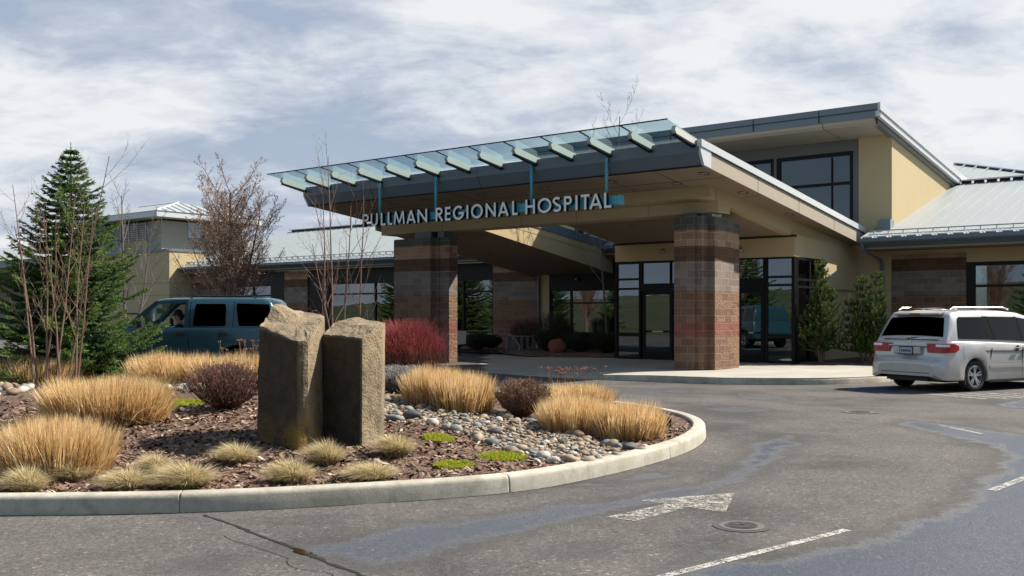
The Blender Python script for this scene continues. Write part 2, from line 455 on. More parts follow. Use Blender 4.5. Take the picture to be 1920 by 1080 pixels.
# kerb: swept profile with sawn joints
def sweep(P, prof, name, mat, closed=True, joints=(), hfun=ground):
    """prof: (inward offset, z)"""
    n = len(P); rings = []
    for i in range(n):
        if closed: (ax, ay), (bx, by) = P[i-1], P[(i+1) % n]
        else: (ax, ay), (bx, by) = P[max(0, i-1)], P[min(n-1, i+1)]
        tx, ty = bx-ax, by-ay; q = math.hypot(tx, ty) or 1
        h = hfun(*P[i])
        rings.append([(P[i][0]-ty/q*o, P[i][1]+tx/q*o, z_+h) for o, z_ in prof])
    b = MB()
    segs = []
    if closed: rings.append(rings[0])
    # resample with tight pairs of rings at joints, pulled in a little
    out = []
    for i, r_ in enumerate(rings):
        out.append(r_)
        if i < len(rings)-1:
            pa = P[i % n]
            for jx, jy in joints:
                if math.hypot(pa[0]-jx, pa[1]-jy) < jr.get((jx, jy), 1e9) + 1e-9 and jr.get((jx, jy)) == math.hypot(pa[0]-jx, pa[1]-jy):
                    nx = rings[i+1]
                    for u, sh in ((.40, 0), (.46, 0), (.475, 1), (.515, 1), (.53, 0), (.6, 0)):
                        rr = [tuple(a_[d]*(1-u)+b_[d]*u for d in range(3)) for a_, b_ in zip(r_, nx)]
                        if sh:
                            cx = sum(p_[0] for p_ in rr)/len(rr); cy = sum(p_[1] for p_ in rr)/len(rr)
                            rr = [(p_[0]+(cx-p_[0])*.14, p_[1]+(cy-p_[1])*.14, p_[2]-.013) for p_ in rr]
                        out.append(rr)
    b.loft(out)
    return b.build(name, mat, smooth=False)
J = [(-2.84, 8.23), (-.1, 9.14), (1.77, 11.3), (-5.6, 8.12), (2.72, 14.6), (-8, 8.22), (.8, 18.4), (-4, 19.9)]
jr = {j: min(math.hypot(p[0]-j[0], p[1]-j[1]) for p in ISL) for j in J}
KP = [(-.004, -.02), (0, .05), (.006, .125), (.012, .145), (.026, .158), (.05, .163), (.15, .165), (.17, .161), (.18, .145), (.185, .06)]
k = sweep(ISL, KP, 'kerb', MT['kerb'], True, J)
for p in k.data.polygons: p.use_smooth = True
tag(k, kind='structure')
# thin earth line where kerb and asphalt meet
b = MB()
o0 = inset(ISL, -.012 ); o1 = inset(ISL, .02)
vs_ = [(p[0]+.012*noise.noise(Vector((p[0]*4, p[1]*4, 1))), p[1]+.02*noise.noise(Vector((p[0]*4, p[1]*4, 5))), ground(*p)+.004) for p in o0] + [(p[0], p[1], ground(*p)+.005) for p in o1]
b.add(vs_, [(i, (i+1) % n0, n0+(i+1) % n0, n0+i) for i in range(n0)])
MT['dirt'] = noisy('dark_dirt', (.045, .04, .035), .95, .3, 5, 60, .2)
tag(b.build('gutter_dirt', MT['dirt']), kind='structure')

# mulch chips
def chip_mat():
    m = M('mulch_chip', (.2, .12, .09), .9); t = NT(m)
    t.col(t.ramp(t.attr(), [(0, (.05, .027, .017)), (.35, (.125, .070, .045)), (.62, (.215, .135, .092)), (.85, (.34, .245, .18)), (1, (.52, .44, .36))])); return m
MT['chip'] = chip_mat()
b = MB(); cnt = 0
random.seed(5)
while cnt < 21000:
    u = rnd()
    x_ = uni(-6.2, 2.6) if rnd() < .82 else uni(-10.5, -6); y_ = 8.25 + (11.5 if rnd() < .25 else 5.2) * (rnd()**1.25)
    if not inside(x_, y_, ISL_IN): continue
    cnt += 1
    z_ = island_h(x_, y_) + uni(.0, .018)
    l_ = uni(.012, .034) * (1 + y_/30); w_ = l_ * uni(.25, .6)
    a_ = uni(0, 6.283); tl = uni(-.6, .6); tl2 = uni(-.5, .5)
    ca, sa = math.cos(a_), math.sin(a_)
    b.c = min(1, max(0, random.gauss(.45, .24)))
    b.add([(x_+ca*l_*s1-sa*w_*s2, y_+sa*l_*s1+ca*w_*s2, z_+tl*l_*s1+tl2*w_*s2) for s1, s2 in ((-1, -1), (1, -.7), (1, 1), (-1, .8))], [(0, 1, 2, 3)])
tag(b.build('mulch_chips', MT['chip']), 'brown and pale bark chips strewn over the island bed', kind='stuff')

# pavement in front of the doors
near = catmull([(-14, 38.5), (-9, 35.2), (-5.2, 31.6), (-2, 28.9), (.4, 26.6), (2.3, 25.1), (3.77, 24.15), (4.9, 23.5), (6.1, 23.3), (7.5, 23.4), (8.9, 24.1), (10.5, 25.6), (13, 26.4), (17, 24.6), (26, 18)], 6, False)
far_ = []
for i, p in enumerate(near):
    # foot of the perpendicular on the facade line v=10.2
    a_ = (p[0]-OX)*AX[0] + (p[1]-OY)*AX[1]
    far_.append(W(a_, 10.3)[:2])
def plaza_h(x, y): return ground(x, y)*.6 + .012 + .15*sstep((x+1.0)/4.8)
rings = []
for i in range(len(near)):
    rings.append([(near[i][0]*(1-u)+far_[i][0]*u, near[i][1]*(1-u)+far_[i][1]*u) for u in (0, .04, .1, .2, .35, .5, .7, .85, 1)])
b = MB(); b.loft([[(p[0], p[1], plaza_h(*p)) for p in r_] for r_ in rings])
def paving_mat():
    m = M('pavement_slab', (.33, .31, .28), .9); t = NT(m)
    c = t.ramp(t.noise(.7, 6, .6), [(.3, (.30, .28, .24)), (.6, (.39, .365, .32)), (.8, (.43, .405, .35))])
    mp = t.coord('Object'); r_ = t.n('ShaderNodeMapping'); r_.inputs['Rotation'].default_value = (0, 0, R(38.2)); t.l(mp, r_.inputs['Vector'])
    br = t.n('ShaderNodeTexBrick'); t.l(r_.outputs[0], br.inputs['Vector']); br.offset = 0
    br.inputs['Scale'].default_value = 1; br.inputs['Brick Width'].default_value = 1.5; br.inputs['Row Height'].default_value = 1.5; br.inputs['Mortar Size'].default_value = .008
    for k_ in ('Color1', 'Color2'): br.inputs[k_].default_value = (1, 1, 1, 1)
    br.inputs['Mortar'].default_value = (.35, .33, .3, 1)
    c = t.mix(1., c, br.outputs['Color'], 'MULTIPLY')
    t.col(t.mix(t.math('MULTIPLY', t.noise(90, 2), .25), c, (.2, .19, .17))); t.bump(t.noise(140, 2), .3, .004); return m
MT['paving'] = paving_mat()
tag(b.build('pavement', MT['paving'], smooth=True), kind='structure')
P2 = near
J = []; jr = {}
def plz(x, y): return plaza_h(x, y) - .158
k = sweep(P2, [(-.02, -.02), (-.012, .1), (0, .14), (.03, .163), (.10, .167), (.16, .165)], 'pavement_kerb', MT['kerb'], False, (), plz)
for p in k.data.polygons: p.use_smooth = True
tag(k, kind='structure')

# worn paint
def paint_mat(name, c0, wear):
    m = M(name, c0, .75); t = NT(m); out = [n for n in t.t.nodes if n.type == 'OUTPUT_MATERIAL'][0]
    nz = t.math('ADD', t.math('MULTIPLY', t.noise(60, 5, .8), .6), t.math('MULTIPLY', t.noise(9, 6, .75), .4)); tr = t.n('ShaderNodeBsdfTransparent'); mx = t.n('ShaderNodeMixShader')
    t.l(t.ramp(nz, [(wear-.03, 0.), (wear+.03, 1.)]), mx.inputs[0]); t.l(tr.outputs[0], mx.inputs[1]); t.l(t.b.outputs[0], mx.inputs[2]); t.l(mx.outputs[0], out.inputs['Surface'])
    return m
MT['paint'] = paint_mat('worn_white_paint', (.42, .40, .37), .494)
MT['paint_w'] = paint_mat('very_worn_white_paint', (.38, .36, .32), .515)
MT['paint_b'] = paint_mat('worn_blue_paint', (.010, .035, .11), .47)
def strip(b, a, c, w_, z_=.004, seg=12):
    dx, dy = c[0]-a[0], c[1]-a[1]; q = math.hypot(dx, dy); nx, ny = -dy/q*w_/2, dx/q*w_/2
    pts = []
    for i in range(seg+1):
        u = i/seg; x_, y_ = a[0]+dx*u, a[1]+dy*u
        j = .012*noise.noise(Vector((x_*6, y_*6, 2))); pts.append([(x_+nx*(1+j*8), y_+ny*(1+j*8), ground(x_, y_)+z_), (x_-nx, y_-ny, ground(x_, y_)+z_)])
    b.loft(pts)
b = MB(); strip(b, (.78, 6.1), (2.57, 7.6), .075); strip(b, (4.5, 9.3), (5.35, 10.2), .09); strip(b, (6.38, 14.8), (6.5, 13.7), .07)
strip(b, (3.6, 6.6), (4.3, 7.2), .09)
tag(b.build('road_marking', MT['paint']), kind='structure')
b = MB()
b.add([(x_, y_, .005) for x_, y_ in ((.77, 8.08), (.98, 7.91), (1.50, 8.47), (1.78, 8.27), (2.06, 9.17), (1.14, 8.80), (1.34, 8.64))], [(0, 1, 2, 6), (3, 4, 5, 6, 2)])
tag(b.build('road_arrow', MT['paint_w']), kind='structure')
b = MB()
for i in range(7):
    strip(b, (8.67+.43*i, 20.6+.08*i), (9.28+.44*i, 19.4+.08*i), .12)
tag(b.build('hatch_marking', MT['paint']), kind='structure')
b = MB(); b.add([(x_, y_, ground(x_, y_)+.004) for x_, y_ in ((7.4, 21.6), (8.3, 21.25), (8.75, 22.3), (7.9, 22.55))], [(0, 1, 2, 3)])
tag(b.build('blue_bay_marking', MT['paint_b']), kind='structure')

# crack from the kerb with a puddle in it
CR = [(-2.53, 8.16), (-2.3, 7.9), (-2.1, 7.67), (-1.8, 7.3), (-1.48, 6.93), (-1.34, 6.75), (-1.2, 6.56), (-1.02, 6.36), (-.88, 6.2), (-.6, 5.9)]
random.seed(3)
b = MB(); pts = []
C2 = catmull(CR, 5, False)
for i, p in enumerate(C2):
    wd = .006 + .012*rnd() + (.02 if 20 < i < 27 else 0)*rnd()
    jx = uni(-.012, .012); pts.append([(p[0]-wd+jx, p[1]-wd*.6, .0035), (p[0]+wd+jx, p[1]+wd*.6, .0035)])
b.loft(pts)
MT['crack'] = noisy('crack_black', (.012, .011, .01), .8, .3, 5, 60, .2)
tag(b.build('road_crack', MT['crack']), kind='structure')
MT['puddle'] = M('muddy_puddle', (.035, .02, .01), .03, 0, .8)
b = MB(); pts = [(-1.47+.075*math.cos(t_)*(1+.35*math.sin(3*t_))+.02*math.sin(t_), 6.90+.035*math.sin(t_)-.085*math.cos(t_), .0055) for t_ in [i*math.pi/10 for i in range(20)]]
b.add(pts, [tuple(range(20))]); tag(b.build('puddle', MT['puddle']), kind='structure')
# second, paler seam beside it
b = MB(); pts = []
for i, p in enumerate(C2[12:]):
    x_, y_ = p[0]-.16-.05*math.sin(i*.5), p[1]-.10-.03*math.cos(i*.7); pts.append([(x_-.0025, y_-.0015, .0035), (x_+.0025, y_+.0015, .0035)])
b.loft(pts); tag(b.build('road_seam', MT['crack']), kind='structure')

# manhole covers
MT['iron'] = noisy('cast_iron', (.10, .09, .085), .5, .25, 12, 60, .3, .004, metal=.5)
MT['collar'] = noisy('pale_patch_concrete', (.12, .105, .095), .9, .3, 4, 60, .3)
MT['tar'] = noisy('dark_tar_ring', (.06, .057, .055), .8, .3, 5, 60, .3)
def ring(b, r0_, r1_, z0_, z1_, n=32):
    b.loft([[(r0_*math.cos(t_), r0_*math.sin(t_), z0_), (r1_*math.cos(t_), r1_*math.sin(t_), z1_)] for t_ in [2*math.pi*i/n for i in range(n+1)]])
def manhole(x_, y_, s, label):
    m = thing('manhole_cover', label, 'manhole', (x_, y_, ground(x_, y_)), .4, 'manhole covers in the roadway')
    b = MB(); ring(b, .28*s, .36*s, .006, .005); b.build('tar_ring', MT['tar'], m)
    b = MB(); ring(b, .20*s, .285*s, .009, .008); b.build('collar', MT['collar'], m)
    b = MB(); ring(b, 0.001, .17*s, .006, .008); ring(b, .168*s, .205*s, .012, .013)
    for k_ in range(5): ring(b, (.03+.027*k_)*s, (.042+.027*k_)*s, .012, .012)
    for k_ in range(8):
        a_ = k_*math.pi/4; b.add([((.02*math.cos(a_+1.57*q1)+(.15*s if q2 else .03)*math.cos(a_)), (.02*math.sin(a_+1.57*q1)*.5+(.15*s if q2 else .03)*math.sin(a_)), .013) for q1, q2 in ((-1, 0), (-1, 1), (1, 1), (1, 0))], [(0, 1, 2, 3)])
    b.build('lid', MT['iron'], m)
manhole(1.79, 7.73, .62, 'small round iron cover in a pale collar beside the worn white arrow')
manhole(5.88, 16.75, .85, 'flat round iron cover in dry asphalt nearer the silver minivan')
# ================================================================== entrance canopy
random.seed(21)
FR = dict(loc=(OX, OY, 0), rz=RZ)
def S(v): return 5.30 - .1155*(v+1.91)     # outer soffit
def T(v): return 5.87 - .1155*(v+2.0)      # roof top
def ZC(v): return 4.77 - .148*(v-.1)       # inner ceiling
can = thing('entrance_canopy', 'large flat tilted canopy roof over the entrance on two banded block pillars', 'canopy', **FR)
LA, RA = -12.75, 1.87; VE = 9.6; HL, HR, HV0, HV1 = -8.3, -4.95, 1.9, 9.3
def slab_poly(b, x0, x1, y0, y1, lo, hi):
    b.hexa([(x0, y0, lo(y0)), (x1, y0, lo(y0)), (x1, y1, lo(y1)), (x0, y1, lo(y1))], [(x0, y0, hi(y0)), (x1, y0, hi(y0)), (x1, y1, hi(y1)), (x0, y1, hi(y1))])
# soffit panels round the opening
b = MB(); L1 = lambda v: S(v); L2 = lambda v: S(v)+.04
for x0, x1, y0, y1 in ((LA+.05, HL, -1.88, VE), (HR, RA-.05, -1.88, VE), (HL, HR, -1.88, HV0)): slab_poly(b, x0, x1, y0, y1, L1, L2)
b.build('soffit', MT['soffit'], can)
# panel joints in the soffit
b = MB()
for a_ in (-1.2, .4): slab_poly(b, a_-.008, a_+.008, -1.85, .1, lambda v: S(v)-.004, lambda v: S(v)+.002)
for v_ in (-.6,): slab_poly(b, LA+.1, RA-.1, v_-.008, v_+.008, lambda v: S(v)-.004, lambda v: S(v)+.002)
for a_ in (-6.5, -9.5): slab_poly(b, a_-.008, a_+.008, -1.85, .1, lambda v: S(v)-.004, lambda v: S(v)+.002)
slab_poly(b, 1.3, RA-.1, 1.6, 1.62, lambda v: S(v)-.004, lambda v: S(v)+.002); slab_poly(b, 1.3, RA-.1, 4.6, 4.62, lambda v: S(v)-.004, lambda v: S(v)+.002)
b.build('soffit_joint', MT['dark_frame'], can)
# roof deck
b = MB()
for x0, x1, y0, y1 in ((LA+.03, HL-.01, -2.05, VE), (HR+.01, RA-.03, -2.05, VE), (HL-.01, HR+.01, -2.05, HV0-.01)): slab_poly(b, x0, x1, y0, y1, lambda v: T(v)-.08, lambda v: T(v)-.005)
b.build('roof_deck', MT['roof_metal'], can)
# front fascia, two facets
b = MB(); b.extr([(-2.10, 5.60), (-2.10, 5.885), (-1.98, 5.885), (-1.80, 5.34), (-1.88, 5.285), (-1.92, 5.30)], 'x', LA-.03, RA-.03)
b.build('front_fascia', MT['slate_metal'], can, fix=True)
b = MB()
for a_ in (-9.6, -5.2, -.8): b.extr([(-2.103, 5.60), (-2.103, 5.885), (-2.09, 5.885), (-1.91, 5.30), (-1.923, 5.30)], 'x', a_, a_+.012)
b.extr([(-1.935, 5.285), (-1.935, 5.265), (-1.86, 5.265), (-1.86, 5.285)], 'x', LA, RA-.04)
b.build('fascia_joint', MT['dark_frame'], can, fix=True)
# side fascias
for x0, sg, nm in ((RA, 1, 'side_fascia'), (LA, -1, 'side_fascia')):
    b = MB(); slab_poly(b, min(x0, x0-.06*sg), max(x0, x0-.06*sg), -1.55, VE, lambda v: S(v)-.01, lambda v: T(v)-.17); b.build(nm, MT['fascia_tan'], can)
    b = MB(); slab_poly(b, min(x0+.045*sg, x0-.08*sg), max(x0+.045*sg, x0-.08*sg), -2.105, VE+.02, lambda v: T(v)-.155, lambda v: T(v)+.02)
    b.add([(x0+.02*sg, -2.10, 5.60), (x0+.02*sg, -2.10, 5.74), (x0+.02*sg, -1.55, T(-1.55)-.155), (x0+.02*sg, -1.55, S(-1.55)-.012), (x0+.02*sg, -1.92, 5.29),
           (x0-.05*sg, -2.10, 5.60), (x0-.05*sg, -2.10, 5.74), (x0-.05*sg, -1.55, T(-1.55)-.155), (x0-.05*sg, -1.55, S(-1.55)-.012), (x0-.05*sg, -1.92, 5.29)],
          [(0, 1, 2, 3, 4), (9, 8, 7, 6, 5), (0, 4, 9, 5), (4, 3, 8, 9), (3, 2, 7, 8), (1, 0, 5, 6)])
    b.build('edge_cap', MT['light_metal'], can, fix=True)  # sunlit look of the slate metal put into a paler colour
b = MB()
for v_ in (1.2, 4.0, 6.8): slab_poly(b, RA-.01, RA+.004, v_, v_+.012, lambda v: S(v)-.005, lambda v: T(v)-.172)
slab_poly(b, RA-.02, RA+.012, -1.5, VE, lambda v: T(v)-.185, lambda v: T(v)-.157)
b.build('side_joint', MT['dark_frame'], can)
# lower inner ceiling (right of the opening and left of it)
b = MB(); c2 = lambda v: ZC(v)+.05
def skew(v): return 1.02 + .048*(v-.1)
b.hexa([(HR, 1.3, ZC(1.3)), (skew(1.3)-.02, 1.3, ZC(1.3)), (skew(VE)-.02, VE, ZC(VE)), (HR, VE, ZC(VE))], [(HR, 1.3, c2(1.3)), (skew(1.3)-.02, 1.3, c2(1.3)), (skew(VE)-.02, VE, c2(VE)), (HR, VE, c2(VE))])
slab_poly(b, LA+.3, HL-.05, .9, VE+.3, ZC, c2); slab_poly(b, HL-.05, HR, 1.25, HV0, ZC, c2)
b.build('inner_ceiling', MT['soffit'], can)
b = MB(); slab_poly(b, LA+.28, LA+.36, .9, VE+.3, lambda v: ZC(v)-.01, lambda v: S(v)+.01); b.build('drop_band', MT['stucco'], can)
# tan drop band round the inner ceiling
b = MB()
b.hexa([(-8.2, .10, 4.77), (1.02, .10, 4.77), (1.02, .45, ZC(.45)), (-8.2, .45, ZC(.45))], [(-8.2, .10, S(.1)+.01), (1.02, .10, S(.1)+.01), (1.02, .45, S(.45)+.01), (-8.2, .45, S(.45)+.01)])
zb = lambda v: ZC(v)-.012
b.hexa([(skew(.45)-.25, .45, zb(.45)), (skew(.45), .45, zb(.45)), (skew(VE), VE, zb(VE)), (skew(VE)-.25, VE, zb(VE))], [(skew(.45)-.25, .45, S(.45)+.01), (skew(.45), .45, S(.45)+.01), (skew(VE), VE, S(VE)+.01), (skew(VE)-.25, VE, S(VE)+.01)])
b.build('drop_band', MT['stucco'], can)
# main beam with its lower chin
b = MB(); b.box(-11.75, 1.055, .50, 1.22, 4.40, 4.765); b.build('beam', MT['stucco'], can, bevel=.012)
for a_ in (-8.9, -5.6, -3.55, -1.1): b = MB(); b.box(a_, a_+.014, .494, .52, 4.402, 4.763); b.build('beam_joint', MT['soffit'], can)
# opening: left inner face, cap, back edge
b = MB()
slab_poly(b, HL-.04, HL, HV0, HV1+.7, lambda v: ZC(v)-.005, lambda v: T(v)-.29)
b.build('opening_wall', MT['stucco'], can)
b = MB(); slab_poly(b, HL-.1, HL+.03, HV0, HV1+.7, lambda v: T(v)-.285, lambda v: T(v)+.03); b.build('opening_cap', MT['slate_metal'], can)
b = MB(); slab_poly(b, HR, HR+.05, HV0, HV1-4.4, lambda v: ZC(v)-.005, lambda v: T(v)+.02)
b.hexa([(HL, HV0-.06, ZC(HV0)), (HR, HV0-.06, ZC(HV0)), (HR, HV0, ZC(HV0)), (HL, HV0, ZC(HV0))], [(HL, HV0-.06, T(HV0)), (HR, HV0-.06, T(HV0)), (HR, HV0, T(HV0)), (HL, HV0, T(HV0))])
b.build('opening_wall', MT['stucco'], can)
# recessed lights
MT['lamp_ring'] = M('lamp_ring', (.10, .09, .08), .4); MT['lamp_glass'] = M('unlit_lamp_lens', (.45, .43, .38), .25)
def downlight(a_, v_, zf):
    n_ = 16; z_ = zf(v_)
    b = MB(); b.loft([[(a_+r_*math.cos(t_), v_+r_*math.sin(t_), zf(v_+r_*math.sin(t_))+dz) for t_ in [2*math.pi*i/n_ for i in range(n_+1)]] for r_, dz in ((.15, -.012), (.13, -.012), (.10, .03))])
    o = b.build('downlight', MT['lamp_ring'], can)
    b = MB(); b.cyl((a_, v_), .075, z_-.006, z_+.03, 14); b.build('lens', MT['lamp_glass'], o)
for a_, v_ in ((1.48, -1.14), (.3, -.4), (1.47, 1.14), (-1.24, -1.18), (-3.45, -1.19), (-5.78, -1.17), (-8.1, -1.17), (-9.35, -.2), (-11.05, -.4), (1.5, 4.2)): downlight(a_, v_, S)
for a_, v_ in ((-2.87, 2.6), (-8.9, 2.58), (-11, 5.4)): downlight(a_, v_, ZC)
# glass brise over the front edge
fins_a = [-12.67+1.197*k_ for k_ in range(13)]
for a_ in fins_a:
    b = MB()
    prof = [(-3.05, 5.915), (-3.12, 6.0), (-3.05, 6.10), (-1.98, 5.915), (-2.02, 5.76), (-2.08, 5.72)]
    b.extr(prof, 'x', a_-.055, a_+.055)
    f_ = b.build('fin', MT['fin'], can, fix=True)
    b = MB(); b.extr([(-3.10, 5.90), (-3.05, 5.875), (-2.02, 5.695), (-1.97, 5.72), (-1.97, 5.75), (-3.05, 5.912)], 'x', a_-.058, a_+.058); b.build('fin_base', MT['dark_frame'], f_, fix=True)
GA0 = LA-.12; ga = [GA0] + [a_ for a_ in fins_a[1:-1]] + [RA-.1]
for k_ in range(len(ga)-1):
    b = MB(); b.extr([(-3.50, 6.175), (-3.50, 6.187), (-2.02, 5.932), (-2.02, 5.920)], 'x', ga[k_]+.008, ga[k_+1]-.008)
    b.build('glass_pane', MT['canopy_glass'], can, fix=True)
b = MB(); b.extr([(-3.515, 6.165), (-3.515, 6.195), (-3.50, 6.195), (-3.50, 6.165)], 'x', GA0, RA-.1)
for a_ in fins_a[1:-1]: b.extr([(-3.50, 6.157), (-3.50, 6.173), (-3.10, 6.104), (-3.10, 6.088)], 'x', a_-.02, a_+.02)
b.build('glass_edge', MT['dark_frame'], can, fix=True)
# pillars
def pillar(boxes, cap, steel):
    b = MB()
    for x0, x1, y0, y1, top in boxes: b.box(x0, x1, y0, y1, .02, top)
    p = b.build('pillar', MT['brick'], can)
    b = MB()
    for q in steel: b.box(*q)
    b.build('steel_seat', MT['slate_metal'], p)
# right pillar: stepped plan, short to the front, deep to the side
pillar([(0, .585, 0, .45, 4.29), (.01, .76, .12, 1.95, 4.285), (.585, .775, .30, 1.72, 4.287), (.30, .98, .455, 1.60, 4.289), (.30, .90, 1.6, 2.1, 4.18)], None,
       [(.12, .45, .35, .8, 4.28, 4.42), (.5, .85, .55, 1.1, 4.28, 4.42)])
pillar([(-10.60, -8.97, 0, .5, 4.17), (-10.78, -10.6, .14, 1.05, 4.165), (-10.6, -8.79, .22, 1.10, 4.168), (-8.79, -8.38, .26, .66, 4.172)], None,
       [(-10.1, -9.35, .45, 1.0, 4.16, 4.42), (-9.1, -8.82, .5, 1.0, 4.16, 4.42)])

# ------------------------------------------------------------------ hanging sign
sg_ = thing('hospital_sign', 'raised white capitals PULLMAN REGIONAL HOSPITAL on a turquoise rail hung from the canopy', 'sign', **FR)
LET = [('P', -9.75, -9.48), ('U', -9.39, -9.08), ('L', -8.94, -8.73), ('L', -8.64, -8.45), ('M', -8.38, -7.92), ('A', -7.84, -7.47), ('N', -7.38, -7.0), ('R', -6.65, -6.36), ('E', -6.28, -6.07), ('G', -5.97, -5.55), ('I', -5.46, -5.38), ('O', -5.28, -4.85), ('N', -4.74, -4.38), ('A', -4.29, -3.92), ('L', -3.79, -3.60), ('H', -3.33, -3.01), ('O', -2.91, -2.46), ('S', -2.41, -2.14), ('P', -2.04, -1.79), ('I', -1.68, -1.6), ('T', -1.5, -1.23), ('A', -1.23, -.85), ('L', -.78, -.56)]
sh = {}
Wd = .16   # stroke width in cap-height units
def stroke(pts, w_=Wd, closed=False):
    """outline band of a polyline in the unit letter box: returns left and right offsets"""
    n = len(pts); A_, B_ = [], []
    for i, p in enumerate(pts):
        if closed: a0, a1 = pts[i-1], pts[(i+1) % n]
        else: a0, a1 = pts[max(0, i-1)], pts[min(n-1, i+1)]
        d0 = Vector((p[0]-a0[0], p[1]-a0[1])); d1 = Vector((a1[0]-p[0], a1[1]-p[1]))
        if d0.length < 1e-6: d0 = d1
        if d1.length < 1e-6: d1 = d0
        d0.normalize(); d1.normalize(); m_ = (d0+d1); m_.normalize()
        k_ = 1/max(.45, m_.dot(d0)); nx, ny = -m_.y*w_/2*k_, m_.x*w_/2*k_
        A_.append((p[0]+nx, p[1]+ny)); B_.append((p[0]-nx, p[1]-ny))
    return A_, B_
def letter(ch, a0, a1):
    h = .395; z0 = 4.39; wd = (a1-a0)/h        # width in cap heights
    s2 = Wd/2; e = wd - s2; X = []
    def arc(cx, cy, rx, ry, t0, t1, n=14): return [(cx+rx*math.cos(R(t0+(t1-t0)*i/n)), cy+ry*math.sin(R(t0+(t1-t0)*i/n))) for i in range(n+1)]
    if ch == 'I': X = [[(wd/2, 0), (wd/2, 1)]]
    elif ch == 'L': X = [[(s2, 1), (s2, s2), (wd, s2)]]
    elif ch == 'T': X = [[(0, 1-s2), (wd, 1-s2)], [(wd/2, 1-Wd), (wd/2, 0)]]
    elif ch == 'E': X = [[(wd, 1-s2), (s2, 1-s2), (s2, s2), (wd, s2)], [(Wd, .5), (wd*.94, .5)]]
    elif ch == 'H': X = [[(s2, 0), (s2, 1)], [(e, 0), (e, 1)], [(Wd, .52), (e-s2, .52)]]
    elif ch == 'U': X = [[(s2, 1)] + arc(wd/2, s2+(wd/2-s2), wd/2-s2, wd/2-s2, 180, 360) + [(e, 1)]]
    elif ch == 'O': X = [arc(wd/2, .5, wd/2-s2, .5-s2+.015, 0, 360, 32)]
    elif ch == 'G': X = [arc(wd/2, .5, wd/2-s2, .5-s2+.015, 48, 352, 28) + [(wd-s2, .46), (wd*.52, .46)]]
    elif ch == 'P': X = [[(s2, 0), (s2, 1)], [(Wd, 1-s2), (wd*.52, 1-s2)] + arc(wd*.55, .71, wd*.45-s2, .29-s2, 90, -90, 12) + [(Wd, .42+s2)]]
    elif ch == 'R': X = [[(s2, 0), (s2, 1)], [(Wd, 1-s2), (wd*.46, 1-s2)] + arc(wd*.5, .72, wd*.42-s2, .28-s2, 90, -90, 12) + [(Wd, .44+s2)], [(wd*.42, .435), (wd-s2*.8, 0)]]
    elif ch == 'S': X = [arc(wd/2, .745, wd/2-s2, .255-s2+.01, 35, 250, 12) + arc(wd/2, .27, wd/2-s2, .27-s2+.01, 85, -150, 14)]
    elif ch == 'A': X = [[(s2*.9, 0), (wd/2, 1-s2*.4)], [(wd-s2*.9, 0), (wd/2, 1-s2*.4)], [(wd*.3, .28), (wd*.7, .28)]]
    elif ch == 'N': X = [[(s2, 0), (s2, 1)], [(s2, .93), (e, .07)], [(e, 0), (e, 1)]]
    elif ch == 'M': X = [[(s2, 0), (wd*.17, 1)], [(wd*.17, .97), (wd/2, .1)], [(wd/2, .1), (wd*.83, .97)], [(wd*.83, 1), (e, 0)]]
    b = MB(); f = MB()
    for k_, pl in enumerate(X):
        closed = ch == 'O'
        if closed: pl = pl[:-1]
        A_, B_ = stroke(pl, Wd*(.9 if ch in 'M' else 1), closed)
        n = len(pl); yf = -2.262 + .0015*k_
        P = lambda q, y_: (a0+q[0]*h, y_, z0+q[1]*h)
        for mb, y0_, y1_ in ((b, yf+.006, -2.14), (f, yf, yf+.008)):
            vs_ = [P(q, y0_) for q in A_] + [P(q, y0_) for q in B_] + [P(q, y1_) for q in A_] + [P(q, y1_) for q in B_]
            fs = []; m_ = n if closed else n-1
            for i in range(m_):
                j = (i+1) % n
                fs += [(i, j, n+j, n+i), (2*n+i, 3*n+i, 3*n+j, 2*n+j), (i, 2*n+i, 2*n+j, j), (n+i, n+j, 3*n+j, 3*n+i)]
            if not closed: fs += [(0, n, 3*n, 2*n), (n-1, 3*n-1, 4*n-1, 2*n-1)]
            mb.add(vs_, fs)
    o = f.build('letter', MT['letter'], sg_, fix=True)
    b.build('letter_return', MT['dark_frame'], o, fix=True)
for q in LET: letter(*q)
b = MB(); b.box(-9.28, -.40, -2.10, -2.02, 4.475, 4.70); b.build('rail', MT['cyan'], sg_, bevel=.008)
b = MB(); b.box(-.44, -.40+.03, -2.14, -1.94, 4.465, 4.71); b.build('end_plate', MT['cyan'], sg_, bevel=.006)
for k_ in range(len(LET)):
    pass
for a_ in (fins_a[3]-.0, fins_a[5]-.05, fins_a[8]-.1, fins_a[10]-.07):
    b = MB(); b.tube([(a_, -2.16, 4.6), (a_, -2.16, 5.90)], .042, 10); b.build('hanger_pole', MT['cyan'], sg_, smooth=True)

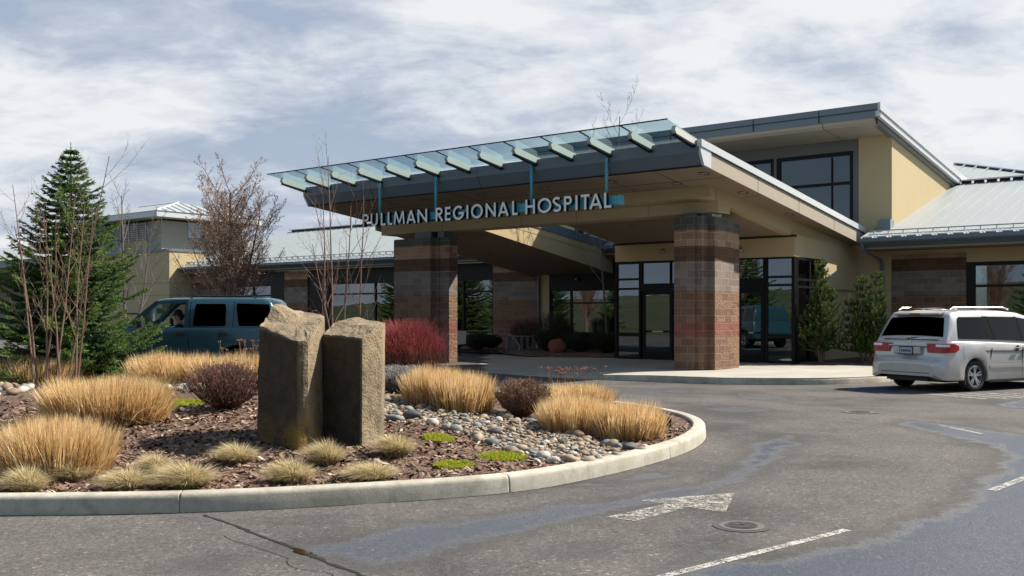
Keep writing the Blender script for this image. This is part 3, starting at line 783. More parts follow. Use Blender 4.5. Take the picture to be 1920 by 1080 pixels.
# ================================================================== hospital building
bd = thing('hospital_building', 'tan stucco hospital with high sloped clerestory roof and glazed entrance vestibule', 'building', **FR)
V0 = 10.0; VV = 4.9
def frame_window(parent, x0, x1, z0, z1, v, verts=(), horis=(), th=.06, dep=.12, glass='window', fr='dark_frame', dirx=True, skip=()):
    """window in plane y=v (dirx) or x=v; verts/horis give bar centres (pos, from, to)"""
    def bx(b, p0, p1, q0, q1, d0, d1):
        if dirx: b.box(p0, p1, v+d0, v+d1, q0, q1)
        else: b.box(v-d1, v-d0, p0, p1, q0, q1)
    b = MB()
    bx(b, x0, x1, z0, z0+th, 0, dep); bx(b, x0, x1, z1-th, z1, 0, dep); bx(b, x0, x0+th, z0+th, z1-th, 0, dep); bx(b, x1-th, x1, z0+th, z1-th, 0, dep)
    for p in verts:
        c_, q0, q1, w_ = p; bx(b, c_-w_/2, c_+w_/2, q0, q1, .004, dep-.004)
    for p in horis:
        c_, q0, q1, w_ = p; bx(b, q0, q1, c_-w_/2, c_+w_/2, .008, dep-.008)
    o = b.build('window', MT[fr], parent)
    b = MB(); bx(b, x0+th*.5, x1-th*.5, z0+th*.5, z1-th*.5, dep*.5, dep*.5+.012); b.build('pane', MT[glass], o)
    return o
# ---- vestibule
b = MB()
zc5 = lambda v: ZC(v)-.02
b.hexa([(-4.98, VV, 3.44), (1.36, VV, 3.40), (1.36, VV+.2, 3.40), (-4.98, VV+.2, 3.44)], [(-4.98, VV, ZC(VV)+.04), (1.36, VV, ZC(VV)+.04), (1.36, VV+.2, ZC(VV)+.02), (-4.98, VV+.2, ZC(VV)+.02)])
b.hexa([(1.16, VV+.2, 3.39), (1.36, VV+.2, 3.40), (1.5, V0, 3.40), (1.3, V0, 3.39)], [(1.16, VV+.2, ZC(VV)), (1.36, VV+.2, ZC(VV)+.02), (1.5, V0, 3.86), (1.3, V0, 3.86)])
b.hexa([(1.22, 7.15, .0), (1.43, 7.15, .0), (1.5, V0, 0), (1.3, V0, 0)], [(1.22, 7.15, 3.398), (1.43, 7.15, 3.398), (1.5, V0, 3.398), (1.3, V0, 3.398)])
b.build('vestibule_wall', MT['stucco'], bd)
b = MB(); b.box(-5.03, 1.4, VV-.012, VV+.1, ZC(VV)-.07, ZC(VV)+.0); b.build('head_trim', MT['dark_inside'], bd)
zt = 3.42
# glazing bays: left sidelight, door, (hidden middle), door, right sidelight
frame_window(bd, -4.98, -3.99, .17, zt, VV+.02, (), ((2.84, -4.92, -4.05, .07), (2.52, -4.92, -4.05, .07), (.98, -4.92, -4.05, .12)), .07)
frame_window(bd, -3.99, -1.75, 2.62, zt, VV+.02, ((-2.87, 2.68, 3.36, .05),), ())
frame_window(bd, -1.75, -.55, .17, zt, VV+.02, (), ((2.84, -1.69, -.61, .07), (.98, -1.69, -.61, .12)), .07)
frame_window(bd, -.55, .41, 2.72, zt, VV+.02, ((.41, 2.78, 3.36, .05),), ())
frame_window(bd, .41, 1.36, .17, zt, VV+.02, (), ((2.80, .47, 1.3, .07), (2.55, .47, 1.3, .07), (1.0, .47, 1.3, .12)), .07)
# dark header boxes of the doors
b = MB(); b.box(-3.99, -1.75, VV+.01, VV+.16, 2.42, 2.62); b.build('door_header', MT['dark_frame'], bd); b = MB(); b.box(-.55, .41, VV+.01, VV+.16, 2.42, 2.72); b.build('door_header', MT['dark_frame'], bd)
MT['bar'] = M('steel_push_bar', (.5, .38, .38), .3, .8)
def door(x0, x1, z1=2.42, side=1):
    b = MB(); v = VV+.05; e = .11
    b.box(x0, x0+e, v, v+.05, .17, z1); b.box(x1-e, x1, v, v+.05, .17, z1); b.box(x0+e, x1-e, v+.002, v+.048, .17, .42); b.box(x0+e, x1-e, v+.002, v+.048, z1-.11, z1); b.box(x0+e, x1-e, v+.002, v+.048, 1.06, 1.13)
    o = b.build('door', MT['dark_frame'], bd)
    b = MB(); b.box(x0+.08, x1-.08, v+.02, v+.03, .3, z1-.05); b.build('pane', MT['window'], o)
    b = MB(); b.box(x0+e+.28, x1-e-.22, v-.05, v-.02, 1.07, 1.12); b.build('handle', MT['bar'], o)
door(-3.93, -2.80); door(-2.76, -1.78); door(-.50, .38)
# right side glazing of the vestibule
b = MB(); b.box(1.24, 1.36, VV+.08, VV+.22, .17, 3.40); b.build('corner_post', MT['dark_frame'], bd)
frame_window(bd, VV+.22, 7.15, .17, 3.40, 1.37, ((6.15, .23, 3.34, .1),), ((2.72, 5.2, 7.1, .08), (2.5, 5.2, 7.1, .07), (1.0, 5.2, 7.1, .1)), .08, dirx=False)
# inside the vestibule: floor, back wall, ceiling, column, furniture hints
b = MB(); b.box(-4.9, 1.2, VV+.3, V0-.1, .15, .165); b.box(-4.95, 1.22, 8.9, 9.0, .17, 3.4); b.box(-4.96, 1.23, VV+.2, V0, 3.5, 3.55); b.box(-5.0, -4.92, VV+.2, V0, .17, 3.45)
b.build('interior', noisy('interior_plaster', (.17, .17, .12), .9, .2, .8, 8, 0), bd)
b = MB(); b.box(-4.2, -3.9, 7.2, 7.5, .17, 3.45); b.box(-1.9, -1.65, 6.8, 7.05, .17, 3.45); b.box(.55, .70, 6.6, 6.75, .17, 3.4); b.box(.1, .9, 7.8, 8.2, .17, 1.1); b.build('interior_column', MT['stucco_grey'], bd)
# ---- tall block with clerestory
TA, TB = -11.0, 2.64
b = MB()
def Tr(v): return 8.33 - .12*(v-8.1)
b.box(1.54, TB, V0, V0+.3, 0, 7.66); b.box(1.25, 1.54, V0+.01, V0+.28, 0, 4.0)                           # corner strip down to the ground
b.box(TA, TA+.8, V0+.03, V0+.3, 3.4, 7.44); b.box(TA+.8, 1.54, V0+.03, V0+.3, 3.46, 4.75)
b.build('front_wall', MT['stucco'], bd)
b = MB(); b.hexa([(TB-.3, V0+.3, 0), (TB, V0+.3, 0), (TB, 19, 0), (TB-.3, 19, 0)], [(TB-.3, V0+.3, Tr(V0)-.52), (TB, V0+.3, Tr(V0)-.52), (TB, 19, Tr(19)-.45), (TB-.3, 19, Tr(19)-.45)]); b.build('side_wall', MT['stucco'], bd); b = MB()
b.hexa([(TA, V0+.3, 0), (TA+.3, V0+.3, 0), (TA+.3, 19, 0), (TA, 19, 0)], [(TA, V0+.3, Tr(V0)-.52), (TA+.3, V0+.3, Tr(V0)-.52), (TA+.3, 19, Tr(19)-.45), (TA, 19, Tr(19)-.45)])
b.build('side_wall', MT['stucco'], bd)
b = MB(); b.box(TA+.8, 1.54, V0+.10, V0+.25, 7.26, 7.66); b.box(1.42, 1.54, V0+.03, V0+.25, 4.75, 7.3); b.build('recess_panel', MT['grey_frame'], bd)
zt2 = 7.26
x0 = 1.42
while x0 > -10:
    x1 = x0; x0_ = x1-2.86
    frame_window(bd, x0_, x1-.10, 4.6, zt2, V0+.12, ((x1-.86, 4.7, 7.1, .04),), ((6.18, x0_+.05, x1-.15, .10), (4.95, x0_+.05, x1-.15, .04)), .13, glass='window_up')
    b = MB(); b.box(x1-.10, x1, V0+.09, V0+.24, 4.6, zt2); b.build('mullion_cover', MT['grey_frame'], bd)
    x0 = x0_
# room behind the clerestory
b = MB(); b.box(TA+.3, TB-.3, 15.0, 15.1, 3.4, 7.4)
b.hexa([(TA+.3, V0+.3, 7.30), (TB-.3, V0+.3, 7.30), (TB-.3, 15, 6.9), (TA+.3, 15, 6.9)], [(TA+.3, V0+.3, 7.35), (TB-.3, V0+.3, 7.35), (TB-.3, 15, 6.95), (TA+.3, 15, 6.95)])
b.build('interior', noisy('upper_interior_plaster', (.62, .64, .56), .9, .15, .6, 8, 0), bd)
# roof of the tall block
RO_A, RO_B, RO_V = TA-.5, 2.88, 8.05
b = MB(); slab_poly(b, RO_A, RO_B-.03, RO_V+.02, 18.7, lambda v: Tr(v)-.3, lambda v: Tr(v)-.02); b.build('roof', MT['roof_metal'], bd)
b = MB(); b.extr([(RO_V-.0, Tr(RO_V)-.18), (RO_V-.02, Tr(RO_V)+.02), (RO_V+.12, Tr(RO_V)+.02), (RO_V+.12, Tr(RO_V)-.42), (RO_V+.02, Tr(RO_V)-.42)], 'x', RO_A, RO_B-.02)
b.build('front_fascia', MT['slate_metal'], bd, fix=True)
b = MB(); b.box(RO_A, RO_B-.01, RO_V-.028, RO_V, Tr(RO_V)-.205, Tr(RO_V)-.19)
for a_ in (-8, -4.6, -1.4, .9): b.box(a_, a_+.012, RO_V-.03, RO_V+.01, Tr(RO_V)-.4, Tr(RO_V)+.01)
b.build('fascia_joint', MT['dark_frame'], bd)
# curved soffit below the fascia, running up to the wall
b = MB(); prof = [(RO_V+.05, Tr(RO_V)-.40), (RO_V+.06, Tr(RO_V)-.52), (RO_V+.18, Tr(RO_V)-.60), (RO_V+.5, Tr(RO_V)-.62), (V0+.02, 7.64), (V0+.02, 7.75), (RO_V+.3, Tr(RO_V)-.2)]
b.extr(prof, 'x', RO_A+.05, RO_B-.22); b.build('soffit', MT['fascia_tan'], bd, fix=True)
b = MB(); b.extr([(p+(-.003 if i < 4 else 0), q-.003) for i, (p, q) in enumerate(prof)], 'x', 1.0, 1.02); b.extr([(p, q-.003) for i, (p, q) in enumerate(prof)], 'x', -3.2, -3.18); b.build('soffit_joint', MT['dark_frame'], bd, fix=True)
b = MB(); slab_poly(b, RO_B-.06, RO_B+.02, RO_V-.03, 18.72, lambda v: Tr(v)-.21, lambda v: Tr(v)+.025)
slab_poly(b, RO_B-.14, RO_B-.02, RO_V+.0, 18.7, lambda v: Tr(v)-.40, lambda v: Tr(v)-.215); b.build('edge_cap', MT['light_metal'], bd)
b = MB(); slab_poly(b, TB-.1, RO_B-.16, RO_V+.3, 18.6, lambda v: Tr(v)-.56, lambda v: Tr(v)-.35); b.build('edge_trim', MT['grey_frame'], bd)
# ---- right wing
WE = 24.0
EZ = 4.12; EV = 8.45; SL = .285
def Rr(v): return EZ + SL*(v-EV)
for p0, p1 in ((TB, 4.96), (9.5, 11.8)): b = MB(); b.box(p0, p1, V0-.03, V0+.3, 0.02, 3.62); b.build('block_wall', MT['brick'], bd)
b = MB(); b.box(4.96, 9.5, V0, V0+.3, 3.3, 4.2); b.box(11.8, WE, V0, V0+.3, 3.3, 4.2); b.box(TB, 4.96, V0+.02, V0+.3, 3.62, 4.2); b.box(11.8, WE, V0, V0+.3, 0, 3.3); b.build('front_wall', MT['stucco'], bd)
frame_window(bd, 4.96, 9.5, .3, 3.32, V0-.01, ((5.12, .35, 3.28, .2), (7.1, .35, 3.28, .08)), ((2.56, 5.05, 9.4, .08), (1.2, 5.05, 9.4, .08)), .12)
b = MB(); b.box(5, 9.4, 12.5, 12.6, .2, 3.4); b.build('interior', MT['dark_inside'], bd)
# roof with standing seams
RV = 17.8
b = MB(); slab_poly(b, 2.1, 2.64, EV, V0, lambda v: Rr(v)-.12, Rr); slab_poly(b, 2.64, WE, EV, RV, lambda v: Rr(v)-.12, Rr)
a_ = 2.12
while a_ < WE-.1:
    slab_poly(b, a_, a_+.025, EV, V0 if a_ < 2.6 else RV, lambda v: Rr(v)+.001, lambda v: Rr(v)+.022); a_ += .46
b.add([(2.64, RV, Rr(RV)-.05), (WE, RV, Rr(RV)-.05), (WE, 26, 4.3), (2.64, 26, 4.3)], [(0, 1, 2, 3)])
b.build('roof', MT['roof_metal'], bd)
b = MB()
a_ = 2.9
while a_ < WE-.5: b.box(a_, a_+.36, RV-.06, RV+.02, Rr(RV)-.03, Rr(RV)+.10); a_ += .46
b.build('ridge_vent', MT['dark_frame'], bd)
b = MB(); b.box(2.7, WE, RV-.12, RV+.1, Rr(RV)+.10, Rr(RV)+.15); b.build('ridge_cap', MT['light_metal'], bd)
# higher hipped roof behind
b = MB(); P0, P1, P2_, P3 = (.8, 24.2, 8.48), (9, 17.3, 6.4), (9, 18.0, 6.2), (2.64, 18.0, 6.72)
b.add([(1.0, 24.2, 8.5), (6.4, 18.2, 6.78), (2.64, 18.2, 6.78), (1.0, 18.9, 6.9), (1.0, 26, 6.7), (6.4, 26, 6.7)], [(0, 3, 2, 1), (0, 1, 5, 4), (0, 4, 3)])
k_ = 0
for u in (.12, .24, .36, .48, .6, .72, .84):
    xx_ = 1.0+5.4*u; zz_ = 8.5-1.72*u; yy_ = 24.2-6*u
    b.hexa([(xx_, 18.3, 6.80), (xx_+.04, 18.3, 6.80), (xx_+.04, yy_-.1, zz_), (xx_, yy_-.1, zz_)], [(xx_, 18.3, 6.86), (xx_+.04, 18.3, 6.86), (xx_+.04, yy_-.1, zz_+.06), (xx_, yy_-.1, zz_+.06)])
b.build('rear_roof', MT['roof_metal'], bd)
b = MB(); b.tube([(1.0, 24.2, 8.54), (6.4, 18.2, 6.84)], .05, 6); b.build('hip_cap', MT['light_metal'], bd)
b = MB(); b.tube([(1.2, 23.9, 8.42), (6.4, 18.12, 6.76)], .07, 6); b.build('hip_vent', MT['dark_frame'], bd)
# gutter, soffit, snow rail
def eave(parent, x0, x1, ev, ez, wall_v, depth=.24):
    b = MB(); b.extr([(ev-.02, ez-.03), (ev-.13, ez-.03), (ev-.13, ez-.12), (ev-.08, ez-.17), (ev-.02, ez-.17)], 'x', x0, x1); g = b.build('gutter', MT['slate_metal'], parent, fix=True)
    b = MB(); b.extr([(ev-.018, ez-.02), (ev-.018, ez-.17), (ev+.18, ez-.30), (ev+.18, ez-.02)], 'x', x0+.03, x1); b.build('eave_board', MT['slate_metal'], parent, fix=True)
    b = MB(); b.box(x0+.03, x1, ev+.18, wall_v-.004, ez-.36, ez-.29); b.build('eave_soffit', MT['soffit'], parent)
def snow(parent, x0, x1, ev, ez, sl, off):
    z_ = ez + sl*off
    b = MB(); b.box(x0, x1, ev+off-.015, ev+off+.015, z_+.09, z_+.125)
    b.box(x0, x1, ev+off*.45-.015, ev+off*.45+.015, ez+sl*off*.45+.05, ez+sl*off*.45+.065)
    a_ = x0+.1
    while a_ < x1:
        b.box(a_-.012, a_+.012, ev+off-.08, ev+off+.03, z_-.02, z_+.10); a_ += .46
    b.build('snow_rail', MT['galv'], parent)
eave(bd, 2.08, WE, EV, EZ, V0-.03); snow(bd, 2.3, WE, EV, EZ, SL, .55)
b = MB()
a_ = 2.2
while a_ < WE: b.box(a_, a_+.3, EV-.03, EV+.12, EZ+.01, EZ+.045); a_ += .46
b.build('drip_edge', MT['light_metal'], bd)
b = MB(); b.box(2.28, 2.70, V0-.35, V0+.05, 4.40, 4.80); b.build('roof_flashing', MT['slate_metal'], bd)
def downspout(parent, pts, r=.055):
    b = MB(); b.tube(pts, r, 4); b.build('downspout', MT['slate_metal'], parent)
downspout(bd, [(2.2, EV-.04, 3.98), (2.2, EV-.04, 3.78), (2.36, V0-.18, 3.44), (2.36, V0-.08, 3.3), (2.36, V0-.08, .2)])
b = MB()
for z_ in (2.45,): b.box(1.5, TB, V0-.004, V0+.01, z_, z_+.018); b.box(1.42, 1.56, 7.2, V0, z_, z_+.018)
b.build('wall_joint', MT['soffit'], bd)
for a_, v_, z_ in ((-3.1, VV-.06, 3.72), (-.35, VV-.06, 3.66), (-10.0, V0-.1, 3.1)):
    b = MB(); b.ball((a_, v_, z_), .07, 10, 8); b.box(a_-.04, a_+.04, v_, v_+.08, z_-.02, z_+.09); b.build('camera_dome', MT['galv'], bd, smooth=True)

# ================================================================== left wing
lw = thing('hospital_wing', 'long low hospital wing with pale seamed hip roof and dark windows behind the bare trees', 'building wing', **FR)
LE, LZ, LV, LS = 9.15, 4.36, 16.2, .345
x0_, x1_, rx_ = -38.0, -5.2, -35.9
def Lr(v): return LZ + LS*(v-LE)
b = MB()
b.add([(x0_, LE, LZ), (x1_, LE, LZ), (x1_, LV, Lr(LV)), (rx_, LV, Lr(LV)), (x0_-.0, 2*LV-LE, LZ), (x1_, 2*LV-LE, LZ)], [(0, 1, 2, 3), (0, 3, 4), (3, 2, 5, 4)])
b.add([(x0_, LE, LZ-.1), (x1_, LE, LZ-.1), (x1_, 2*LV-LE, LZ-.1), (x0_, 2*LV-LE, LZ-.1)], [(3, 2, 1, 0)])
a_ = x0_+.25
while a_ < x1_-.1:
    vt = LV if a_ > rx_ else LE + (LV-LE)*(a_-x0_)/(rx_-x0_)
    slab_poly(b, a_, a_+.04, LE, vt, lambda v: Lr(v)+.001, lambda v: Lr(v)+.022); a_ += .46
b.build('roof', MT['roof_metal'], lw)
b = MB(); a_ = rx_+.2
while a_ < x1_: b.box(a_, a_+.36, LV-.08, LV+.05, Lr(LV)-.02, Lr(LV)+.09); a_ += .46
b.build('ridge_vent', MT['dark_frame'], lw)
b = MB(); b.box(rx_, x1_, LV-.12, LV+.1, Lr(LV)+.09, Lr(LV)+.13); b.build('ridge_cap', MT['light_metal'], lw)
eave(lw, x0_, -7.7, LE, LZ, V0, .24); snow(lw, x0_+.5, -7.9, LE, LZ, LS, .55)
def bay(x0, x1, mull, zt_=3.28, zb=.25, h1=2.68, h2=.88):
    frame_window(lw, x0, x1, zb, zt_, V0+.05, [(m_, zb, zt_, .09) for m_ in mull], ((h1, x0, x1, .08), (h2, x0, x1, .07)), .1)
for p0, p1 in ((-14.5, -12.0), (-28.75, -26.9), (-38, -34.2)): b = MB(); b.box(p0, p1, V0-.03, V0+.3, .02, 3.9); b.build('block_pier', MT['brick'], lw)
b = MB(); b.box(-12.0, -11.46, V0-.01, V0+.3, 0, 4.0); b.build('stucco_pier', MT['stucco'], lw)
b = MB(); b.box(-11.46, -7.6, V0+.0, V0+.3, 2.70, 3.9); b.box(-26.9, -14.5, V0+.02, V0+.3, 3.28, 3.95); b.box(-34.2, -28.75, V0+.02, V0+.3, 3.28, 3.95); b.box(-26.9, -25.3, V0+.03, V0+.3, .1, 3.28); b.box(-11.46, -7.6, V0+.0, V0+.3, 0, .86); b.box(-29.9, -28.75, V0+.03, V0+.3, .1, 3.28)
b.build('dark_panel', MT['dark_frame'], lw)
frame_window(lw, -11.46, -8.2, .86, 2.70, V0+.03, ((-10.38, .9, 2.66, .07),), ((2.13, -11.4, -8.25, .06),), .07)
frame_window(lw, -8.2, -7.6, .86, 2.70, V0+.03, (), ((2.13, -8.2, -7.7, .06),), .07)
bay(-18.4, -14.5, (-16.3,)); bay(-25.3, -18.4, (-22.0, -20.2)); bay(-34.2, -29.9, (-31.5,))
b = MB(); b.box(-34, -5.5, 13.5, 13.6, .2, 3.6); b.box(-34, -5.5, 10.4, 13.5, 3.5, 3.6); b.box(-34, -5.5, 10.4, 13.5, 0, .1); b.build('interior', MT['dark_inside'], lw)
downspout(lw, [(-11.95, LE-.05, 4.1), (-11.95, LE-.05, 3.95), (-11.95, V0-.08, 3.65), (-11.95, V0-.08, .2)])
# ================================================================== tan block with tower
tb = thing('block_building', 'tan stucco block with a grey louvred hip-roofed tower rising above it', 'building', **FR)
CX = -37.1; CV = 8.5
b = MB(); b.box(CX-14, CX, CV, CV+7.5, 0, 5.28); b.build('wall', MT['stucco'], tb)
b = MB(); b.box(CX-14.05, CX+.05, CV-.05, CV+7.6, 5.28, 5.42); b.build('coping', MT['slate_metal'], tb)
b = MB()
for z_ in (1.35, 2.75, 3.45): b.box(CX-14, CX+.004, CV-.004, CV+7, z_, z_+.03)
b.build('wall_joint', MT['soffit'], tb)
frame_window(tb, CX-4.6, CX-3.2, .2, 1.75, CV-.02, (), (), .08)
TX, TV = -46.6, 14.0
b = MB(); b.box(TX-9, TX, TV, TV+6.5, 0, 8.0); b.build('tower_wall', MT['stucco_grey'], tb)
b = MB(); b.box(TX-8.5, TX-1.7, TV-.02, TV+.1, 5.4, 6.75); b.build('tower_band', MT['stucco'], tb)
b = MB(); b.hexa([(TX-10.0, TV-.9, 8.13), (TX+.95, TV-.9, 8.13), (TX+.95, TV+7.4, 8.13), (TX-10, TV+7.4, 8.13)], [(TX-10.0, TV-.9, 8.2), (TX+.95, TV-.9, 8.2), (TX+.95, TV+7.4, 8.2), (TX-10, TV+7.4, 8.2)])
b.build('tower_soffit', MT['stucco'], tb)
b = MB(); b.box(TX-10.1, TX+1.05, TV-1.0, TV-.9, 8.14, 8.52); b.box(TX+.95, TX+1.05, TV-.9, TV+7.5, 8.14, 8.52); b.box(TX-10.1, TX-10, TV-.9, TV+7.5, 8.14, 8.52); b.build('tower_fascia', MT['light_metal'], tb)
b = MB(); ap = (TX-1.9, TV+2.6, 9.55); aq = (TX-7, TV+2.6, 9.55)
c4 = [(TX-10.15, TV-1.05, 8.53), (TX+1.1, TV-1.05, 8.53), (TX+1.1, TV+7.5, 8.53), (TX-10.15, TV+7.5, 8.53)]
b.add(c4 + [ap, aq], [(0, 1, 4, 5), (1, 2, 4), (2, 3, 5, 4), (3, 0, 5)])
for u in [i/12 for i in range(1, 12)]:
    p = Vector(c4[1]).lerp(Vector(c4[2]), u)
    k_ = 1-abs(u-.43)/(.43 if u < .43 else .57)
    q = Vector((p.x + (ap[0]-p.x)*k_, p.y, 8.53+(9.55-8.53)*k_))
    b.tube([p + Vector((0, 0, .03)), q + Vector((0, 0, .03))], .03, 4)
b.build('tower_roof', MT['roof_metal'], tb)
b = MB(); b.tube([c4[1], ap], .07, 5); b.tube([ap, aq], .07, 5); b.build('hip_cap', MT['light_metal'], tb)
b = MB(); b.box(TX-7.0, TX-1.7, TV-.05, TV-.02, 6.75, 7.98); b.build('louvre_back', MT['grey_frame'], tb); b = MB()
for k_ in range(8): b.box(TX-7.0, TX-1.7, TV-.10, TV-.05, 6.80+.15*k_, 6.83+.15*k_)
for k_ in range(6): b.box(TX-6.98+1.05*k_-.03, TX-6.98+1.05*k_+.03, TV-.12, TV-.05, 6.75, 7.98)
b.build('louvre', MT['galv'], tb)
b = MB(); b.box(TX, TX+.06, TV+2.05, TV+3.0, 6.95, 8.0); wn = b.build('tower_window', MT['light_metal'], tb)
b = MB(); b.box(TX+.05, TX+.07, TV+2.15, TV+2.9, 7.05, 7.95); b.build('pane', MT['window'], wn)

fb = thing('far_wing', 'distant grey wing with pale metal roofs at the left edge of the view', 'building', **FR)
b = MB(); b.box(-85, -55.0, 12, 20, 0, 4.9); b.box(-66, -56, 16, 22, 4.9, 7.6); b.build('wall', MT['stucco_grey'], fb)
b = MB(); b.add([(-86, 8.9, 5.45), (-50, 8.9, 5.45), (-52, 15, 7.2), (-86, 15, 7.2), (-50, 21, 5.45), (-86, 21, 5.45)], [(0, 1, 2, 3), (1, 4, 2), (3, 2, 4, 5)]); b.box(-66.5, -55.5, 15, 22.5, 7.6, 7.75); b.add([(-66.7, 14.8, 7.76), (-55.2, 14.8, 7.76), (-55.2, 22.6, 7.76), (-66.7, 22.6, 7.76), (-61, 18.5, 9)], [(0, 1, 4), (1, 2, 4), (2, 3, 4), (3, 0, 4)]); b.build('roof', MT['roof_metal'], fb)
b = MB(); b.box(-86, -50, 8.8, 8.9, 4.95, 5.45); b.build('fascia', MT['slate_metal'], fb)
MT['redp'] = M('dull_red_paint', (.25, .03, .025), .5)
b = MB(); b.box(-57.4, -56.9, 8.0, 8.2, 3.2, 4.2); b.build('sign_panel', MT['redp'], fb)

# antenna and vent on the roof of the left wing
at = thing('roof_vent', 'small pale square vent on a short stalk above the left wing ridge', 'vent', W(-30.2, 17.0, 6.95), RZ)
b = MB(); b.tube([(0, 0, -.6), (0, 0, .15)], .04, 6); b.build('stalk', MT['galv'], at)
b = MB(); b.tube([(-.03, 0, .33), (.03, 0, .33)], .27, 4); b.build('hood', MT['stucco'], at)
at = thing('roof_antenna', 'thin white whip antenna standing above the left wing roof', 'antenna', W(-29.6, 15.5, 6.4), RZ)
b = MB(); b.tube([(0, 0, 0), (0, 0, 3.6)], [.035, .02], 6); b.build('mast', MT['light_metal'], at)

# ================================================================== small things by the wall
rk = thing('bike_rack', 'grey tubular bicycle rack with flat bars in the shade by the brick pier', 'bike rack', (-.2, 40.2, .16), .0)
b = MB()
b.tube([(-.02, -.25, .62), (.14, -.25, .64), (.22, -.27, .60), (.50, -.35, .25), (.53, -.36, .16), (.42, -.36, .02)], .028, 8); b.tube([(-.3, -.3, .02), (1.25, -.3, .02)], .022, 6); b.tube([(-.02, 0, .02), (-.02, 0, .62), (1.2, 0, .62), (1.2, 0, .02)], .025, 6)
b.build('frame', MT['galv'], rk)
for k_ in range(5):
    b = MB(); b.box(.05+.235*k_, .19+.235*k_, -.012, .012, .03, .62); b.build('bar', MT['grey_frame'], rk)
us = thing('notice_panel', 'small tilted white notice panel beside the left pillar', 'panel', (-1.92, 36.6, .12), .1)
b = MB(); b.hexa([(-.21, -.02, .42), (.21, -.02, .45), (.21, .02, .45), (-.21, .02, .42)], [(-.24, .10, .90), (.24, .10, .93), (.24, .14, .93), (-.24, .14, .90)]); b.build('panel', M('white_board', (.5, .5, .52), .5), us)
b = MB(); b.box(-.03, .03, .03, .08, 0, .5); b.build('post', MT['dark_frame'], us)
def lumpy(name, mat, loc, s, seed, label=None, cat='rock', group=None, sub=3, flat=.25, kind=None):
    import bmesh
    bm = bmesh.new(); bmesh.ops.create_icosphere(bm, subdivisions=sub, radius=1)
    for v in bm.verts:
        c = v.co.copy(); k_ = 1 + flat*noise.noise(c*1.1 + Vector((seed*3.1, 0, 0))) + flat*.35*noise.noise(c*2.7 + Vector((0, seed*1.7, 0)))
        v.co = Vector((c.x*s[0], c.y*s[1], c.z*s[2])) * k_
    me = bpy.data.meshes.new(name); bm.to_mesh(me); bm.free(); me.materials.append(mat)
    me.polygons.foreach_set('use_smooth', [True]*len(me.polygons))
    o = bpy.data.objects.new(name, me); COL.objects.link(o); o.location = loc
    return tag(o, label, cat, group, kind)
MT['redrock'] = noisy('red_sandstone', (.22, .08, .055), .9, .3, 4, 50, .5, .02)
lumpy('boulder', MT['redrock'], (1.72, 37.2, .42), (.34, .3, .33), 4, 'reddish boulder in the shaded bed by the entrance windows', 'boulder')
bd2 = MB(); q = [W(-16, 9.9), W(-16, 7.6), W(-12, 7.4), W(-9.5, 5.8), W(-5.2, 5.2), W(-5.1, 9.9)]
bd2.prism([p[:2] for p in q], .10, .235); tag(bd2.build('planting_bed', MT['mulch']), kind='structure')
bd2 = MB(); q = [W(1.55, 9.9), W(1.45, 5.1), W(2.3, 4.9), W(3.6, 6.0), W(4.4, 9.2), W(4.4, 9.9)]
bd2.prism([p[:2] for p in q], .10, .215); tag(bd2.build('planting_bed', MT['mulch']), kind='structure')

# ================================================================== standing stones
def basalt(lich=.75):
    m = M('basalt_column', (.2, .17, .13), .85); t = NT(m); co = t.coord()
    c = t.ramp(t.noise(2.2, 7, .65), [(.3, (.10, .072, .042)), (.5, (.205, .152, .092)), (.7, (.30, .235, .150))])
    dk = t.ramp(t.noise(3.1, 5, .7, t.coord('Object', (1.6, 1.6, .45))), [(.52, 0.), (.68, 1.)])
    c = t.mix(t.math('MULTIPLY', dk, .6), c, (.045, .045, .035))
    c = t.mix(t.math('MULTIPLY', t.attr(), t.ramp(t.noise(7, 6, .7), [(.25, .75), (.6, 1.)])), c, (.032, .023, .013))  # shade of the front faces painted in, together with dark weathering
    x_, y_, z_ = t.sep(co)
    ly = t.math('MULTIPLY', t.ramp(t.math('ADD', z_, t.math('MULTIPLY', t.noise(4, 4), .55)), [(.50, 1.), (.74, 0.)]), t.ramp(t.noise(5, 5, .7), [(.42, 0.), (.55, 1.)]))
    ly = t.math('MULTIPLY', ly, t.ramp(t.math('ADD', x_, .5), [(.30, .25), (.52, .5), (.62, 1.), (.74, 1.), (.80, 0.)]))
    c = t.mix(t.math('MULTIPLY', ly, lich), c, (.30, .19, .02))
    t.col(c)
    pit = t.n('ShaderNodeTexVoronoi'); pit.inputs['Scale'].default_value = 34; t.l(co, pit.inputs['Vector'])
    t.bump(t.math('ADD', t.math('MULTIPLY', t.noise(9, 7, .7), .9), t.math('MULTIPLY', pit.outputs['Distance'], .3)), .75, .035); return m
MT['basalt'] = basalt(); MT['basalt_clean'] = basalt(.0)
